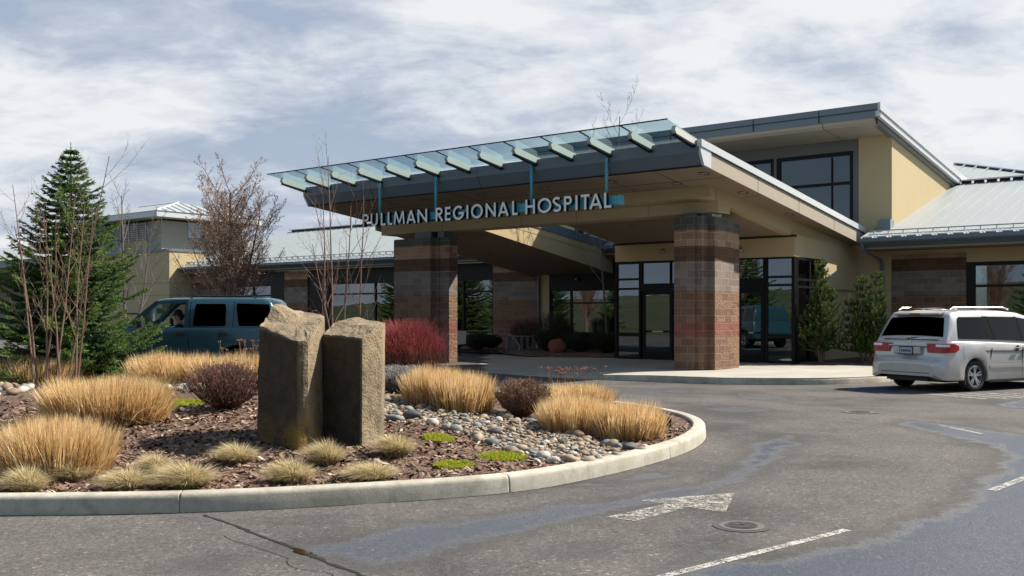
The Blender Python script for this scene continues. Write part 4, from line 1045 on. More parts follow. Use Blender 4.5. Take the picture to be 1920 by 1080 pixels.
def stone(label, plan, top, base, seed, peak=(), dark=()):
    """plan: world xy list, counter-clockwise; top: z per corner"""
    cx = sum(p[0] for p in plan)/len(plan); cy = sum(p[1] for p in plan)/len(plan)
    n = len(plan); K = 7
    ring = []; tz = []; dk_ = []
    for i in range(n):
        a, c = plan[i], plan[(i+1) % n]
        k_ = max(2, int(math.hypot(c[0]-a[0], c[1]-a[1])/.035))
        for j in range(k_):
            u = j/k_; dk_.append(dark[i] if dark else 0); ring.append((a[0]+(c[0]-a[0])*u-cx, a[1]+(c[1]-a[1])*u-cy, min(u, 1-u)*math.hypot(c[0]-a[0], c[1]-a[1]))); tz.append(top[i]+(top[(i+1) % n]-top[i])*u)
    b = MB(); rings = []; H = 34
    def bumpy(x_, y_, z_, a_=.014): 
        return a_*noise.noise(Vector((x_*5+seed, y_*5, z_*3))) + a_*.6*noise.noise(Vector((x_*14, y_*14+seed, z_*11)))
    for k_ in range(H+1):
        r_ = []
        for (x_, y_, e_), t_ in zip(ring, tz):
            u = k_/H; z_ = (t_-base)*u
            q = 1 + (.0 if e_ > .01 else -.01) + bumpy(x_, y_, z_, .022) - (.012 if u > .985 else 0)
            q *= 1 + .03*math.sin(z_*2.2+seed)
            r_.append((x_*q, y_*q, z_ + (bumpy(x_, y_, 9, .02) if k_ == H else 0)))
        rings.append(r_)
    b.loft(rings[:-1], closed=True)
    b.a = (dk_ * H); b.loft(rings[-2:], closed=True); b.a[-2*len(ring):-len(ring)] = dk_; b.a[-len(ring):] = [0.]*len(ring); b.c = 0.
    # broken top
    m0 = len(ring)
    R_ = rings[-1]; T_ = [R_]
    for s_ in (.93, .8, .62, .42, .2):
        rr = []
        for (x_, y_, z_) in R_:
            X_, Y_ = x_*s_, y_*s_; zc_ = sum(top)/n - base
            h_ = z_*s_ + zc_*(1-s_) + .02*noise.noise(Vector((X_*4+seed, Y_*4, 3))) + .02*noise.noise(Vector((X_*12+seed, Y_*12, 3)))
            for (px_, py_, pz_, pr_) in peak:
                d_ = math.hypot(X_+cx-px_, Y_+cy-py_)/pr_
                if d_ < 1: h_ += pz_*(1-d_*d_)
            rr.append((X_, Y_, h_))
        T_.append(rr)
    b.loft(T_, closed=True); L_ = len(b.v); lr = T_[-1]
    b.add([(sum(p[0] for p in lr)/m0, sum(p[1] for p in lr)/m0, sum(p[2] for p in lr)/m0+.01)] + lr, [(0, 1+i, 1+(i+1) % m0) for i in range(m0)])
    o = b.build('standing_stone', MT['basalt' if seed < 2 else 'basalt_clean'], None, fix=True); o.location = (cx, cy, base)
    return tag(o, label, 'standing stone', 'basalt standing stones')
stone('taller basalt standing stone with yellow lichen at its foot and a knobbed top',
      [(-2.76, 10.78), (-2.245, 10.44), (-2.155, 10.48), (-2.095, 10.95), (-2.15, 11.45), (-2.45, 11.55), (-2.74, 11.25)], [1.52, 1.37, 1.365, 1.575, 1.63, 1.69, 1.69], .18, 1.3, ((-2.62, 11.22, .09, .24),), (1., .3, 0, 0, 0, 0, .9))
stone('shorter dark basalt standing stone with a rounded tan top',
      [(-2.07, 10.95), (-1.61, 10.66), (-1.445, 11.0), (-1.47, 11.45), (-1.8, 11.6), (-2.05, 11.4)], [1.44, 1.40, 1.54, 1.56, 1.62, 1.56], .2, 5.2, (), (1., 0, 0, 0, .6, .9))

# ================================================================== river stones
def rockmat(name, c0, c1):
    m = M(name, c0, .75); t = NT(m)
    t.col(t.mix(t.noise(14, 5, .65), c0, c1)); t.bump(t.noise(45, 4), .2, .006); return m
RM = {'tan': rockmat('tan_cobble', (.20, .16, .11), (.40, .33, .235)), 'grey': rockmat('grey_cobble', (.14, .14, .125), (.29, .28, .25)), 'blue grey': rockmat('blue_grey_cobble', (.09, .11, .115), (.18, .205, .205)),
      'dark': rockmat('dark_cobble', (.03, .03, .035), (.09, .09, .095)), 'pale': rockmat('pale_cobble', (.32, .30, .26), (.50, .47, .42)), 'brown': rockmat('brown_cobble', (.14, .09, .055), (.28, .2, .13))}
rmesh = {}
random.seed(8)
def cobble(kind, x_, y_, s, where):
    key = (kind, random.randint(0, 3))
    if key not in rmesh:
        o = lumpy('river_stone', RM[kind], (0, 0, 0), (1, uni(.6, .8), uni(.5, .65)), key[1]*7+len(kind), sub=2, flat=.3); rmesh[key] = o.data
    else:
        o = bpy.data.objects.new('river_stone', rmesh[key]); COL.objects.link(o)
    o.location = (x_, y_, island_h(x_, y_) + s*.3); o.scale = (s, s, s*uni(.85, 1.15)); o.rotation_euler = (uni(-.25, .25), uni(-.25, .25), uni(0, 6.28))
    tag(o, f'rounded {kind} river stone {where}', 'stone', f'{kind} river stones {where}')
BED = [(-2.1, 15.04), (-1.25, 14.51), (0.0, 13.22), (0.64, 12.0), (1.2, 11.5), (1.72, 11.3), (1.80, 11.62), (1.45, 10.92), (0.88, 9.95), (0.52, 9.95), (0.22, 10.27), (0.0, 10.76), (-0.37, 11.42), (-1.05, 12.2), (-1.69, 12.15)]
BED = [(-2.1, 15.04), (-1.25, 14.51), (0.0, 13.22), (0.64, 12.1), (1.2, 11.4), (1.55, 11.25), (1.38, 10.95), (0.98, 10.3), (0.62, 9.95), (0.22, 10.27), (0.0, 10.76), (-0.37, 11.42), (-1.05, 12.2), (-1.69, 12.15)]
wh = 'in the dry creek behind the kerb'
TOP = [(-1.75, 14.1), (-1.25, 14.3), (-.6, 13.7), (0, 13.2), (.64, 12.2), (1.1, 11.55), (1.5, 11.15)]
BOT = [(-1.7, 12.2), (-1.05, 12.25), (-.37, 11.45), (0, 10.8), (.25, 10.3), (.62, 9.98), (1.0, 10.35), (1.42, 10.98)]
taken = []
def free(x_, y_, s):
    if pdist(x_, y_, ISL) < .26 + s: return False
    for a, c, d in taken:
        if (a-x_)**2+(c-y_)**2 < ((d+s)*.72)**2: return False
    taken.append((x_, y_, s)); return True
for k_, x_, y_, s in (('pale', -1.76, 13.9, .085), ('pale', -.99, 12.22, .10), ('dark', -1.28, 12.6, .13), ('blue grey', -1.45, 12.3, .11), ('dark', -.22, 11.9, .10), ('tan', .5, 12.46, .12), ('dark', .74, 12.3, .09), ('dark', 1.33, 11.15, .13), ('brown', 1.43, 11.0, .08), ('pale', 1.5, 11.25, .07), ('tan', -.4, 11.6, .09),
               ('blue grey', -.01, 10.98, .08), ('pale', .32, 10.42, .10), ('tan', .61, 10.2, .095), ('tan', .78, 10.12, .09), ('grey', .9, 10.3, .08), ('grey', 1.11, 10.55, .08), ('tan', -.07, 13.2, .09), ('blue grey', 1.12, 11.6, .09), ('blue grey', -1.0, 14.3, .1), ('pale', -1.5, 14.4, .08)):
    free(x_, y_, s); cobble(k_, x_, y_, s, wh)
kinds = ['tan', 'tan', 'tan', 'grey', 'grey', 'blue grey', 'dark', 'pale', 'brown', 'brown', 'brown', 'tan']
for PL in (TOP, BOT):
    CC = catmull(PL, 12, False)
    for p in CC[::2]:
        s = uni(.055, .095); x_, y_ = p[0]+uni(-.07, .07), p[1]+uni(-.08, .08)
        if free(x_, y_, s): cobble(random.choice(kinds), x_, y_, s, wh)
t_ = 0; c_ = 0
while c_ < 120 and t_ < 5000:
    t_ += 1; x_, y_ = uni(-2.2, 1.7), uni(9.9, 15); s = uni(.04, .07)
    if inside(x_, y_, BED) and free(x_, y_, s): cobble(random.choice(kinds), x_, y_, s, wh); c_ += 1
LR = [((-9.4, 17.6), (-8.3, 17.3), (-7.2, 14.6), (-8.2, 14.3)), ((-6.6, 18.2), (-5.7, 17.6), (-4.1, 14.3), (-5.1, 14.2))]
for k_, P in enumerate(LR):
    c_ = t_ = 0; w2 = ('in the patch at the left edge of the bed', 'beside the dark twiggy shrub')[k_]
    while c_ < (40, 44)[k_] and t_ < 3000:
        t_ += 1; x_, y_ = uni(-9.4, -4), uni(14, 18.3); s = uni(.07, .13)
        if inside(x_, y_, P) and free(x_, y_, s): cobble(random.choice(kinds), x_, y_, s, w2); c_ += 1
# small pebbles between them
b = MB(); c_ = 0
def peb_mat():
    m = M('creek_pebble', (.3, .25, .2), .8); t = NT(m)
    t.col(t.ramp(t.attr(), [(0, (.06, .055, .05)), (.2, (.13, .14, .13)), (.45, (.22, .165, .11)), (.7, (.34, .27, .185)), (.9, (.28, .20, .15)), (1, (.50, .46, .40))])); return m
while c_ < 2600:
    x_, y_ = uni(-2.2, 1.7), uni(9.8, 15)
    if not inside(x_, y_, BED): continue
    c_ += 1; b.c = rnd(); s = uni(.018, .042)
    a_ = uni(0, 3.14); o_ = len(b.v)
    b.ball((0, 0, 0), s, 6, 4, (1, uni(.55, .8), .5))
    ca, sa = math.cos(a_), math.sin(a_); h_ = island_h(x_, y_)+s*.3
    for i in range(o_, len(b.v)):
        v_ = b.v[i]; b.v[i] = (x_+v_[0]*ca-v_[1]*sa, y_+v_[0]*sa+v_[1]*ca, h_+v_[2])
tag(b.build('pebbles', peb_mat(), smooth=True), 'small mixed pebbles filling the dry creek bed', kind='stuff')
b = MB(); b.tube([(2.02, 12.75, .2), (2.02, 12.75, .33)], .03, 8); tag(b.build('sprinkler_head', MT['dark_frame']), 'small black garden light in mulch near the kerb tip', 'garden light')
# ================================================================== plants
def thin(t, c, f):
    out = [n for n in t.t.nodes if n.type == 'OUTPUT_MATERIAL'][0]; t.col(c)
    tl = t.n('ShaderNodeBsdfTranslucent'); t.l(c, tl.inputs[0]); mx = t.n('ShaderNodeMixShader'); mx.inputs[0].default_value = f
    t.l(t.b.outputs[0], mx.inputs[1]); t.l(tl.outputs[0], mx.inputs[2]); t.l(mx.outputs[0], out.inputs['Surface'])
def grass_mat2(name, stops, rough=.75):
    m = M(name, (.5, .4, .2), rough, 0, .25); t = NT(m); thin(t, t.ramp(t.attr(), stops), .38)
    return m
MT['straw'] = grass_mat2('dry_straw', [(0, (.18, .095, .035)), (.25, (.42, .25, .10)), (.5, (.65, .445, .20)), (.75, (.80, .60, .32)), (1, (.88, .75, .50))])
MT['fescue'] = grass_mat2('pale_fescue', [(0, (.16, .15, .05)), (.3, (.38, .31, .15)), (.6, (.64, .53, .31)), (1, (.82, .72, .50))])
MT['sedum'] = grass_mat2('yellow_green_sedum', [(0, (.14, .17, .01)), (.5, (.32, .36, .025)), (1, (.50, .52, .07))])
def blade(b, p, q, w_, bend=.25, c=None):
    """three-segment tapering blade from p to q"""
    p = Vector(p); q = Vector(q); m_ = p.lerp(q, .5) + Vector((0, 0, (q-p).length*bend*.35)) - Vector(((q-p).x*bend*.5, (q-p).y*bend*.5, 0))
    a_ = uni(0, 3.14); d = Vector((math.cos(a_), math.sin(a_), 0)) * w_/2
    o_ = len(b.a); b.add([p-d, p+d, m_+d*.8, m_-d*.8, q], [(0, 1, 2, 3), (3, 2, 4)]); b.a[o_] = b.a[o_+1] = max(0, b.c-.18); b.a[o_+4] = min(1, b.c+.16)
def clump(label, x_, y_, rx, ry, h, nb=3200, seed=0, name='ornamental_grass', mat='straw', grp='cut-back golden grass clumps', cat='grass clump', rot=0, w_=.011):
    random.seed(seed); b = MB(); h *= .94; z_ = island_h(x_, y_) - .02
    cr, sr = math.cos(rot), math.sin(rot)
    for i in range(nb):
        r_ = math.sqrt(rnd()); a_ = uni(0, 6.283)
        bx, by = r_*.84*math.cos(a_), r_*.84*math.sin(a_)
        lean = r_**1.6
        if rnd() < .06: lean *= 1.35
        if rnd() < .035: lean += uni(.5, 1.6)
        tx, ty = bx + .20*lean*math.cos(a_) + random.gauss(0, .085), by + .20*lean*math.sin(a_) + random.gauss(0, .085)
        lump = 1 + .13*noise.noise(Vector((bx*2.2+seed, by*2.2, 0))) + .10*noise.noise(Vector((bx*7+seed, by*7, 4)))
        hh = h * (1 - .22*r_**4) * lump * (uni(.84, 1.04) if rnd() < .75 else (uni(.45, .9) if rnd() < .94 else uni(1.04, 1.12)))
        if r_ > .85 and rnd() < .3: hh *= uni(.45, .9)
        b.c = min(1, max(0, random.gauss(.53, .21) + .30*noise.noise(Vector((bx*4+seed, by*4, 1)))))
        P = lambda u, v_: ((u*rx)*cr-(v_*ry)*sr, (u*rx)*sr+(v_*ry)*cr)
        p = P(bx, by); q = P(tx, ty)
        blade(b, (p[0], p[1], 0), (q[0], q[1], hh), w_, .15)
    # fallen stems around the foot
    for i in range(nb//8):
        a_ = uni(0, 6.283); r_ = uni(.75, 1.18); b.c = uni(.5, .95); q = P(r_*math.cos(a_+uni(-.3, .3)), r_*math.sin(a_)); p = P(.6*math.cos(a_), .6*math.sin(a_))
        blade(b, (p[0], p[1], .02), (q[0], q[1], uni(.01, h*.45)), w_*.9, .3)
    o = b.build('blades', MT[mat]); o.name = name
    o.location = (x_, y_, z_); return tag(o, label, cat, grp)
clump('golden grass clump at the foot of the reddish multi-stem birch', -8.66, 18.2, .92, .75, .70, 3200, 1, w_=.016)
clump('wide golden grass clump in front of the birch, left of the lime sedum', -4.85, 11.9, .80, .62, .60, 5600, 2)
clump('golden grass clump nearest the camera cut by the left edge', -4.32, 9.35, .60, .54, .60, 5200, 3, w_=.009)
clump('broad golden grass clump in front of the blue vehicle', -5.85, 17.2, .85, .7, .70, 3400, 4, w_=.015)
clump('golden grass clump behind the dark twiggy shrub', -4.75, 16.8, .80, .7, .68, 3000, 5, w_=.015)
clump('golden grass clump directly right of the standing stones', -1.12, 13.95, .46, .5, .60, 3000, 6, w_=.012)
clump('golden grass clump left of the small brown shrub', -.72, 13.75, .52, .55, .60, 3400, 7, w_=.012)
clump('small golden grass clump furthest back near the kerb', 1.0, 15.6, .62, .45, .46, 2200, 8, w_=.013)
clump('golden grass clump between brown shrub and kerb tip, left half', .78, 12.55, .48, .5, .52, 2800, 9, w_=.011)
clump('golden grass clump nearest the rounded kerb tip', 1.42, 12.25, .50, .48, .50, 3000, 10, w_=.011)
clump('narrow golden grass clump at the far left behind the stones patch', -10.4, 17.9, .8, .6, .5, 1800, 11, w_=.016)

def tuft(label, x_, y_, r, h, seed, comb=(-.6, 0)):
    random.seed(seed); b = MB()
    for i in range(2400):
        a_ = uni(0, 6.283); r_ = math.sqrt(rnd()); bx, by = .32*r*r_*math.cos(a_), .32*r*r_*math.sin(a_)
        l_ = uni(.7, 1.05)
        tx, ty = bx + r*(.75*r_*math.cos(a_)*l_ + comb[0]*.55*rnd()) + random.gauss(0, .02), by + r*(.75*r_*math.sin(a_)*l_ + comb[1]*.5*rnd()) + random.gauss(0, .02)
        b.c = min(1, max(0, random.gauss(.55, .22) - (.3 if rnd() < .2 else 0)))
        blade(b, (bx, by, 0), (tx, ty, h*l_*(1-.55*r_**2)*uni(.6, 1.05)), .006, .45)
    o = b.build('fescue_tuft', MT['fescue']); o.location = (x_, y_, island_h(x_, y_)-.01)
    return tag(o, label, 'grass tuft', 'pale fescue tufts along the kerb')
for i, q in enumerate([('fescue tuft at the left edge, nearest the kerb', -4.15, 8.5, .20, .19), ('fescue tuft in front of the nearest golden clump', -4.02, 9.05, .24, .17), ('fescue tuft left of the first kerb joint', -3.33, 8.62, .24, .16),
     ('small fescue tuft behind the widest tuft', -3.36, 9.35, .18, .15), ('widest fescue tuft just above the first kerb joint', -2.86, 8.75, .32, .19), ('fescue tuft left of the taller stone foot', -2.72, 9.85, .24, .16),
     ('fescue tuft nearest the kerb below the taller stone', -1.98, 8.95, .25, .18), ('fescue tuft between the feet of the two stones', -1.83, 9.85, .22, .20), ('brown-topped fescue tuft right of the shorter stone', -1.2, 10.3, .26, .19),
     ('ragged fescue tuft below the shorter stone', -1.27, 9.15, .28, .14)]): tuft(q[0], q[1], q[2], q[3]*1.3, q[4]*1.5, seed=50+i)
def sedum(label, x_, y_, rx, ry, seed):
    random.seed(seed); b = MB()
    for i in range(2600):
        a_ = uni(0, 6.283); r_ = math.sqrt(rnd()); k_ = 1+.25*noise.noise(Vector((math.cos(a_)*1.5+seed, math.sin(a_)*1.5, 0)))
        p = (rx*r_*k_*math.cos(a_), ry*r_*k_*math.sin(a_)); b.c = min(1, max(0, random.gauss(.6, .2)))
        z_ = island_h(x_+p[0], y_+p[1]) - island_h(x_, y_); hh = .062*(1-.5*r_)*uni(.3, 1.3)*(1+.5*noise.noise(Vector((p[0]*14, p[1]*14, 2))))
        blade(b, (p[0], p[1], z_), (p[0]+uni(-.014, .014), p[1]+uni(-.014, .014), z_+hh), .015, .1)
    o = b.build('sedum_patch', MT['sedum']); o.location = (x_, y_, island_h(x_, y_)); return tag(o, label, 'ground cover plant', 'lime sedum patches')
sedum('lime sedum patch between wide golden clump and dark shrub', -4.42, 13.3, .30, .42, 1)
sedum('small lime sedum patch furthest from the kerb right of the stones', -.84, 11.3, .17, .22, 2)
sedum('long lime sedum patch nearest the kerb', -.58, 9.85, .23, .16, 3)
sedum('lime sedum patch with a brown centre beside the creek stones', -.1, 10.4, .25, .24, 4)

# twiggy shrubs
def tri_tube(b, pts, r0, r1, n=3): b.tube(pts, [r0+(r1-r0)*i/(len(pts)-1) for i in range(len(pts))], n, False)
def shrub(name, label, cat, loc, r, h, n, mat, seed, spread=1., top=1., grp=None, rt=.004, base=.12, leaves=0, lmat=None, forks=3):
    random.seed(seed); b = MB(); lv = MB()
    for i in range(n):
        a_ = uni(0, 6.283); e = math.sqrt(rnd())
        d = Vector((math.cos(a_)*e*r*spread, math.sin(a_)*e*r*spread, h*(1-.42*e**2.2)*uni(.8, 1.03)))
        p0 = Vector((math.cos(a_)*base*r*rnd(), math.sin(a_)*base*r*rnd(), 0))
        m_ = p0.lerp(d, .5) + Vector((math.cos(a_), math.sin(a_), 0))*r*.12*e + Vector((uni(-1, 1), uni(-1, 1), 0))*r*.06
        m_.z -= h*.04
        tri_tube(b, [p0, m_, d], rt, rt*.35)
        for k_ in range(forks):
            u = uni(.35, .9); s0 = m_.lerp(d, u*1.1-.1) if u > .5 else p0.lerp(m_, u*2)
            dd = Vector((uni(-1, 1)*.3+math.cos(a_)*.25, uni(-1, 1)*.3+math.sin(a_)*.25, uni(.5, 1)))*h*uni(.15, .33)
            s1 = s0+dd; 
            if s1.z > h*1.02: s1.z = h*uni(.9, 1.02)
            tri_tube(b, [s0, s0.lerp(s1, .5)+Vector((uni(-1, 1), uni(-1, 1), 0))*.02, s1], rt*.6, rt*.3)
            for _ in range(leaves):
                q = s0.lerp(s1, rnd())+Vector((uni(-1, 1), uni(-1, 1), uni(-1, 1)))*.03; s_ = uni(.008, .018)*(2 if lmat == 'dark_leaf' else 1)
                lv.c = rnd(); aa = Vector((uni(-1, 1), uni(-1, 1), uni(-1, 1))).normalized()*s_; bb = aa.orthogonal().normalized()*s_*.6
                lv.add([q-aa, q+bb, q+aa, q-bb], [(0, 1, 2, 3)])
    root = thing(name, label, cat, loc, 0, grp)
    b.build('twigs', MT[mat], root)
    if leaves: lv.build('foliage', MT[lmat], root)
    return root
MT['purple_twig'] = noisy('purple_brown_twig', (.105, .05, .042), .8, .3, 9, 40, 0)
m = M('red_dogwood_twig', (.2, .03, .03), .6); t = NT(m); zc_ = t.sep(t.coord())[2]
t.col(t.ramp(t.math('ADD', zc_, t.math('MULTIPLY', t.noise(9, 4), .5)), [(.6, (.09, .05, .03)), (1.0, (.14, .04, .03)), (1.45, (.23, .035, .038))])); MT['red_twig'] = m
MT['brown_twig'] = noisy('brown_spirea_twig', (.19, .115, .075), .8, .25, 9, 40, 0)
MT['grey_twig'] = noisy('silver_lavender_twig', (.33, .30, .30), .85, .2, 9, 40, 0)
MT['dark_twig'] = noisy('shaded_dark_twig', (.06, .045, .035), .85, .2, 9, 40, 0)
MT['silver_leaf'] = grass_mat2('silver_leaf', [(0, (.20, .19, .17)), (1, (.36, .34, .34))])
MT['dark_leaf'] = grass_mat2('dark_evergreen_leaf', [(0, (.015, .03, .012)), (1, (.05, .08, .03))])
MT['brown_leaf'] = grass_mat2('dry_brown_leaf', [(0, (.16, .08, .045)), (1, (.36, .22, .12))])
MT['purple_leaf'] = grass_mat2('purple_bud', [(0, (.10, .035, .03)), (1, (.22, .09, .06))])
def on(x_, y_, dz=0): return (x_, y_, island_h(x_, y_)+dz)
shrub('twiggy_shrub', 'dark purple-brown leafless shrub left of the standing stones', 'shrub', on(-3.68, 12.75, -.02), .50, .62, 300, 'purple_twig', 1, 1.05, leaves=1, lmat='purple_leaf', rt=.0055, forks=5)
shrub('twiggy_shrub', 'dark reddish shrub seen between the two standing stones', 'shrub', on(-2.72, 14.6, -.02), .5, .75, 320, 'purple_twig', 2, 1, leaves=2, lmat='purple_leaf', rt=.006, forks=4)
shrub('dogwood_shrub', 'bright red-stemmed dogwood in front of the left pillar', 'shrub', on(-1.86, 17.3, -.02), .76, 1.32, 620, 'red_twig', 3, 1.0, rt=.0055, base=.22, forks=5)
shrub('spirea_shrub', 'small brown leafless shrub between two golden clumps', 'shrub', on(.14, 13.6, -.02), .40, .54, 380, 'brown_twig', 4, 1, leaves=1, lmat='brown_leaf', rt=.006, forks=5)
shrub('lavender_shrub', 'silvery grey low shrub behind the shorter stone', 'shrub', on(-1.75, 16.0, -.02), .45, .48, 620, 'grey_twig', 5, 1.1, leaves=5, lmat='silver_leaf', rt=.006, forks=4)
MT['seed_head'] = noisy('dry_seed_head', (.19, .10, .07), .85, .3, 9, 40, 0)
def seedheads(label, x_, y_, n, r, h, seed):
    random.seed(seed); root = thing('sedum_stalks', label, 'dried flowers', on(x_, y_)); b = MB(); c = MB()
    for i in range(n):
        a_ = uni(0, 6.28); e = rnd()**.5*r; p = Vector((e*math.cos(a_), e*.5*math.sin(a_), h*uni(.82, 1.05)))
        tri_tube(b, [(p.x*.6, p.y*.6, 0), (p.x*.9, p.y*.9, p.z*.6), p], .004, .003)
        for _ in range(7): c.ball(p+Vector((uni(-1, 1)*.035, uni(-1, 1)*.035, uni(-.3, .6)*.03)), uni(.008, .014), 5, 4)
    b.build('stems', MT['seed_head'], root); c.build('seed_heads', MT['seed_head'], root)
seedheads('dried brown seed heads behind the furthest golden clump', .9, 16.6, 34, .7, .60, 1)
seedheads('dried red-brown seed heads behind the broad golden clump by the taller stone', -4.6, 18.3, 40, .8, .85, 2)

# ---- bare trees
def limb(b, p, d, l, r0, lv, P, buds=None):
    """recursive limb; P: dict of lists per level"""
    seg = P['seg'][lv]; pts = [p.copy()]; q = p.copy(); dd = d.normalized(); rr = [r0]
    for i in range(seg):
        dd = (dd + Vector((uni(-1, 1), uni(-1, 1), uni(-1, 1)))*P['wob'][lv] + Vector((0, 0, P['up'][lv]))).normalized()
        q = q + dd*(l/seg); pts.append(q.copy()); rr.append(r0*(1-(1-P['tap'])*(i+1)/seg))
    b.tube(pts, rr, P['sides'][lv], False)
    if buds is not None and lv >= P['budlv'] :
        for k_ in range(P['nbud']):
            c = pts[-1-int(rnd()*min(2, seg))].lerp(pts[-1], rnd()); s_ = uni(.5, 1)*P['bud']
            aa = Vector((uni(-1, 1), uni(-1, 1), uni(-1, 1))).normalized()*s_; bb = aa.orthogonal().normalized()*s_*.6; c = c + aa*.8
            buds.add([c-aa, c+bb, c+aa, c-bb], [(0, 1, 2, 3)])
    if lv+1 >= len(P['seg']): return
    nk = P['kids'][lv]
    for k_ in range(nk):
        u = P['from'][lv] + (1-P['from'][lv])*(k_+rnd())/nk
        i = min(seg-1, int(u*seg)); s0 = pts[i].lerp(pts[i+1], u*seg-i)
        ax = (pts[i+1]-pts[i]).normalized(); o_ = ax.orthogonal().normalized(); o_.rotate(Matrix.Rotation(uni(0, 6.283) if not P.get('golden') else k_*2.4+uni(-.4, .4), 3, ax))
        an = R(uni(*P['ang'][lv])); nd = ax*math.cos(an)+o_*math.sin(an)
        ll = l*P['len'][lv]*(1-.55*u)*uni(.75, 1.15) if P.get('cone') else l*P['len'][lv]*(1-.25*u)*uni(.7, 1.15)
        limb(b, s0, nd, ll, max(P['rmin'], rr[i]*P['rk'][lv]), lv+1, P, buds)
def bare_tree(name, label, loc, mat, stems, P, seed, cat='tree', grp=None, budmat=None):
    random.seed(seed); root = thing(name, label, cat, loc, 0, grp); st = MB(); cr = MB(); bu = MB()
    for (p, d, l, r0) in stems:
        P2 = dict(P)
        # trunk drawn separately so that crown and trunk are parts
        seg = P['seg'][0]
        tmp = MB(); limb(tmp, Vector(p), Vector(d), l, r0, 0, P2, bu)
        nt = P['sides'][0]*(seg+1)
        st.add(tmp.v[:nt], [f for f in tmp.f if max(f) < nt])
        cr.add(tmp.v[nt:], [tuple(i-nt for i in f) for f in tmp.f if min(f) >= nt])
    st.build('trunk', MT[mat], root); cr.build('crown', MT[mat], root)
    if bu.v: bu.build('buds', MT[budmat or mat], root)
    return root
PB = dict(seg=[9, 5, 3], wob=[.05, .10, .16], up=[.05, .13, .10], tap=.25, sides=[6, 4, 3], kids=[7, 4], ang=[(25, 46), (25, 50)], len=[.30, .42], rk=[.5, .5], rmin=.003, budlv=1, nbud=1, bud=.012)
PB['from'] = [.25, .25]
MT['birch_bud'] = noisy('brown_bud', (.16, .09, .06), .8, .2, 9, 40, 0)
bx, by = -8.0, 16.6
stems = []
bx = -7.62
random.seed(77)
for i, (px, lean, h, y_) in enumerate([(-.38, -.07, 3.5, 0), (-.26, .10, 3.0, .15), (-.12, -.02, 2.9, -.1), (-.05, .05, 3.3, .1), (.08, -.08, 3.0, 0), (.2, .16, 4.0, -.1), (.24, .05, 3.2, .15), (.33, .1, 2.9, 0), (-.33, -.16, 2.8, .05)]):
    stems.append(((px, y_, -.05), (lean, uni(-.05, .05), 1), h, .021))
bare_tree('multi_stem_birch', 'reddish multi-stem leafless birch in front of the spruce', (bx, by, island_h(bx, by)), 'bark_red', stems, PB, 12, budmat='birch_bud')
stems = []
for i, (px, lean, h, y_) in enumerate([(-.25, -.03, 3.5, 0), (-.1, .0, 4.1, .1), (.1, .03, 3.2, -.05), (.25, .07, 3.4, .05), (.02, -.1, 2.6, .1)]):
    stems.append(((px, y_, -.05), (lean, uni(-.05, .05), 1), h, .024))
PB2 = dict(PB); PB2['kids'] = [10, 3]
bare_tree('multi_stem_birch', 'slender multi-stem leafless birch rising behind the two stones', (-2.95, 16.9, island_h(-2.95, 16.9)), 'bark_red', stems, PB2, 5, budmat='birch_bud')
MT['bark_pear'] = noisy('reddish_brown_bark', (.25, .155, .11), .85, .3, 6, 80, .2)
PP = dict(seg=[7, 7, 5, 3], wob=[.04, .07, .15, .22], up=[.05, .10, .12, .06], tap=.3, sides=[7, 4, 3, 3], kids=[24, 12, 7], ang=[(24, 52), (25, 55), (30, 70)], len=[.60, .30, .42], rk=[.36, .42, .5], rmin=.0055, budlv=2, nbud=1, bud=.026)
PP['from'] = [.10, .10, .12]; PP['cone'] = True
bare_tree('bare_pear_tree', 'dense brown leafless tree rising behind the blue vehicle', (-9.25, 32.5, .1), 'bark_pear', [((0, 0, 0), (-.02, 0, 1), 5.6, .09), ((.05, 0, .9), (.2, 0, 1), 4.1, .05), ((-.05, .05, .8), (-.16, .05, 1), 4.2, .045), ((0, .05, .8), (.06, -.1, 1), 4.3, .045), ((0, 0, .9), (-.02, .1, 1), 4.5, .045)], PP, 9)
PS = dict(seg=[7, 5, 4, 3], wob=[.04, .09, .15, .2], up=[.05, .12, .10, .04], tap=.25, sides=[6, 4, 3, 3], kids=[12, 7, 3], ang=[(25, 50), (25, 50), (30, 60)], len=[.42, .42, .45], rk=[.4, .45, .5], rmin=.0065, budlv=9, nbud=0, bud=.02)
PS['from'] = [.3, .2, .2]; PS['cone'] = True
bare_tree('bare_tree', 'thin pale leafless tree between spruce and louvred tower', (-15.2, 39, .1), 'bark_grey', [((0, 0, 0), (0, 0, 1), 6.3, .08), ((.3, 0, 0), (.12, 0, 1), 5.2, .06)], PS, 3)
c_ = W(-6.5, 7.4)
bare_tree('courtyard_tree', 'leafless tree growing up through the canopy opening', (c_[0], c_[1], .2), 'bark_grey', [((0, 0, 0), (.03, -.02, 1), 8.7, .06), ((-.3, .2, 0), (-.05, -.0, 1), 7.6, .045)], PS, 21)
# shaded shrubs along the glass wall
for i, (x_, y_, r_, h_, lf) in enumerate([(1.55, 39.3, .8, 1.6, 0), (1.4, 38.4, .6, .9, 3), (2.6, 37.8, .65, .8, 5), (3.5, 36.6, .6, .8, 5), (.5, 41, .6, 1.3, 0), (-1.4, 40.3, .6, .75, 5), (-2.4, 41, .6, .7, 5), (-.9, 42, .5, .6, 5)]):
    shrub('shade_shrub', ('tall bare dark shrub between bike rack and entrance glass', 'low dark bush left of the red boulder', 'dark evergreen bush right of the red boulder', 'dark evergreen bush against the vestibule side', 'bare dark shrub behind the bike rack', 'low dark bush beside the notice panel', 'low dark bush left of the notice panel', 'low dark bush between notice panel and bike rack')[i], 'shrub', (x_, y_, .2), r_, h_, 200, 'dark_twig', 60+i, leaves=lf, lmat='dark_leaf', rt=.008, forks=4)

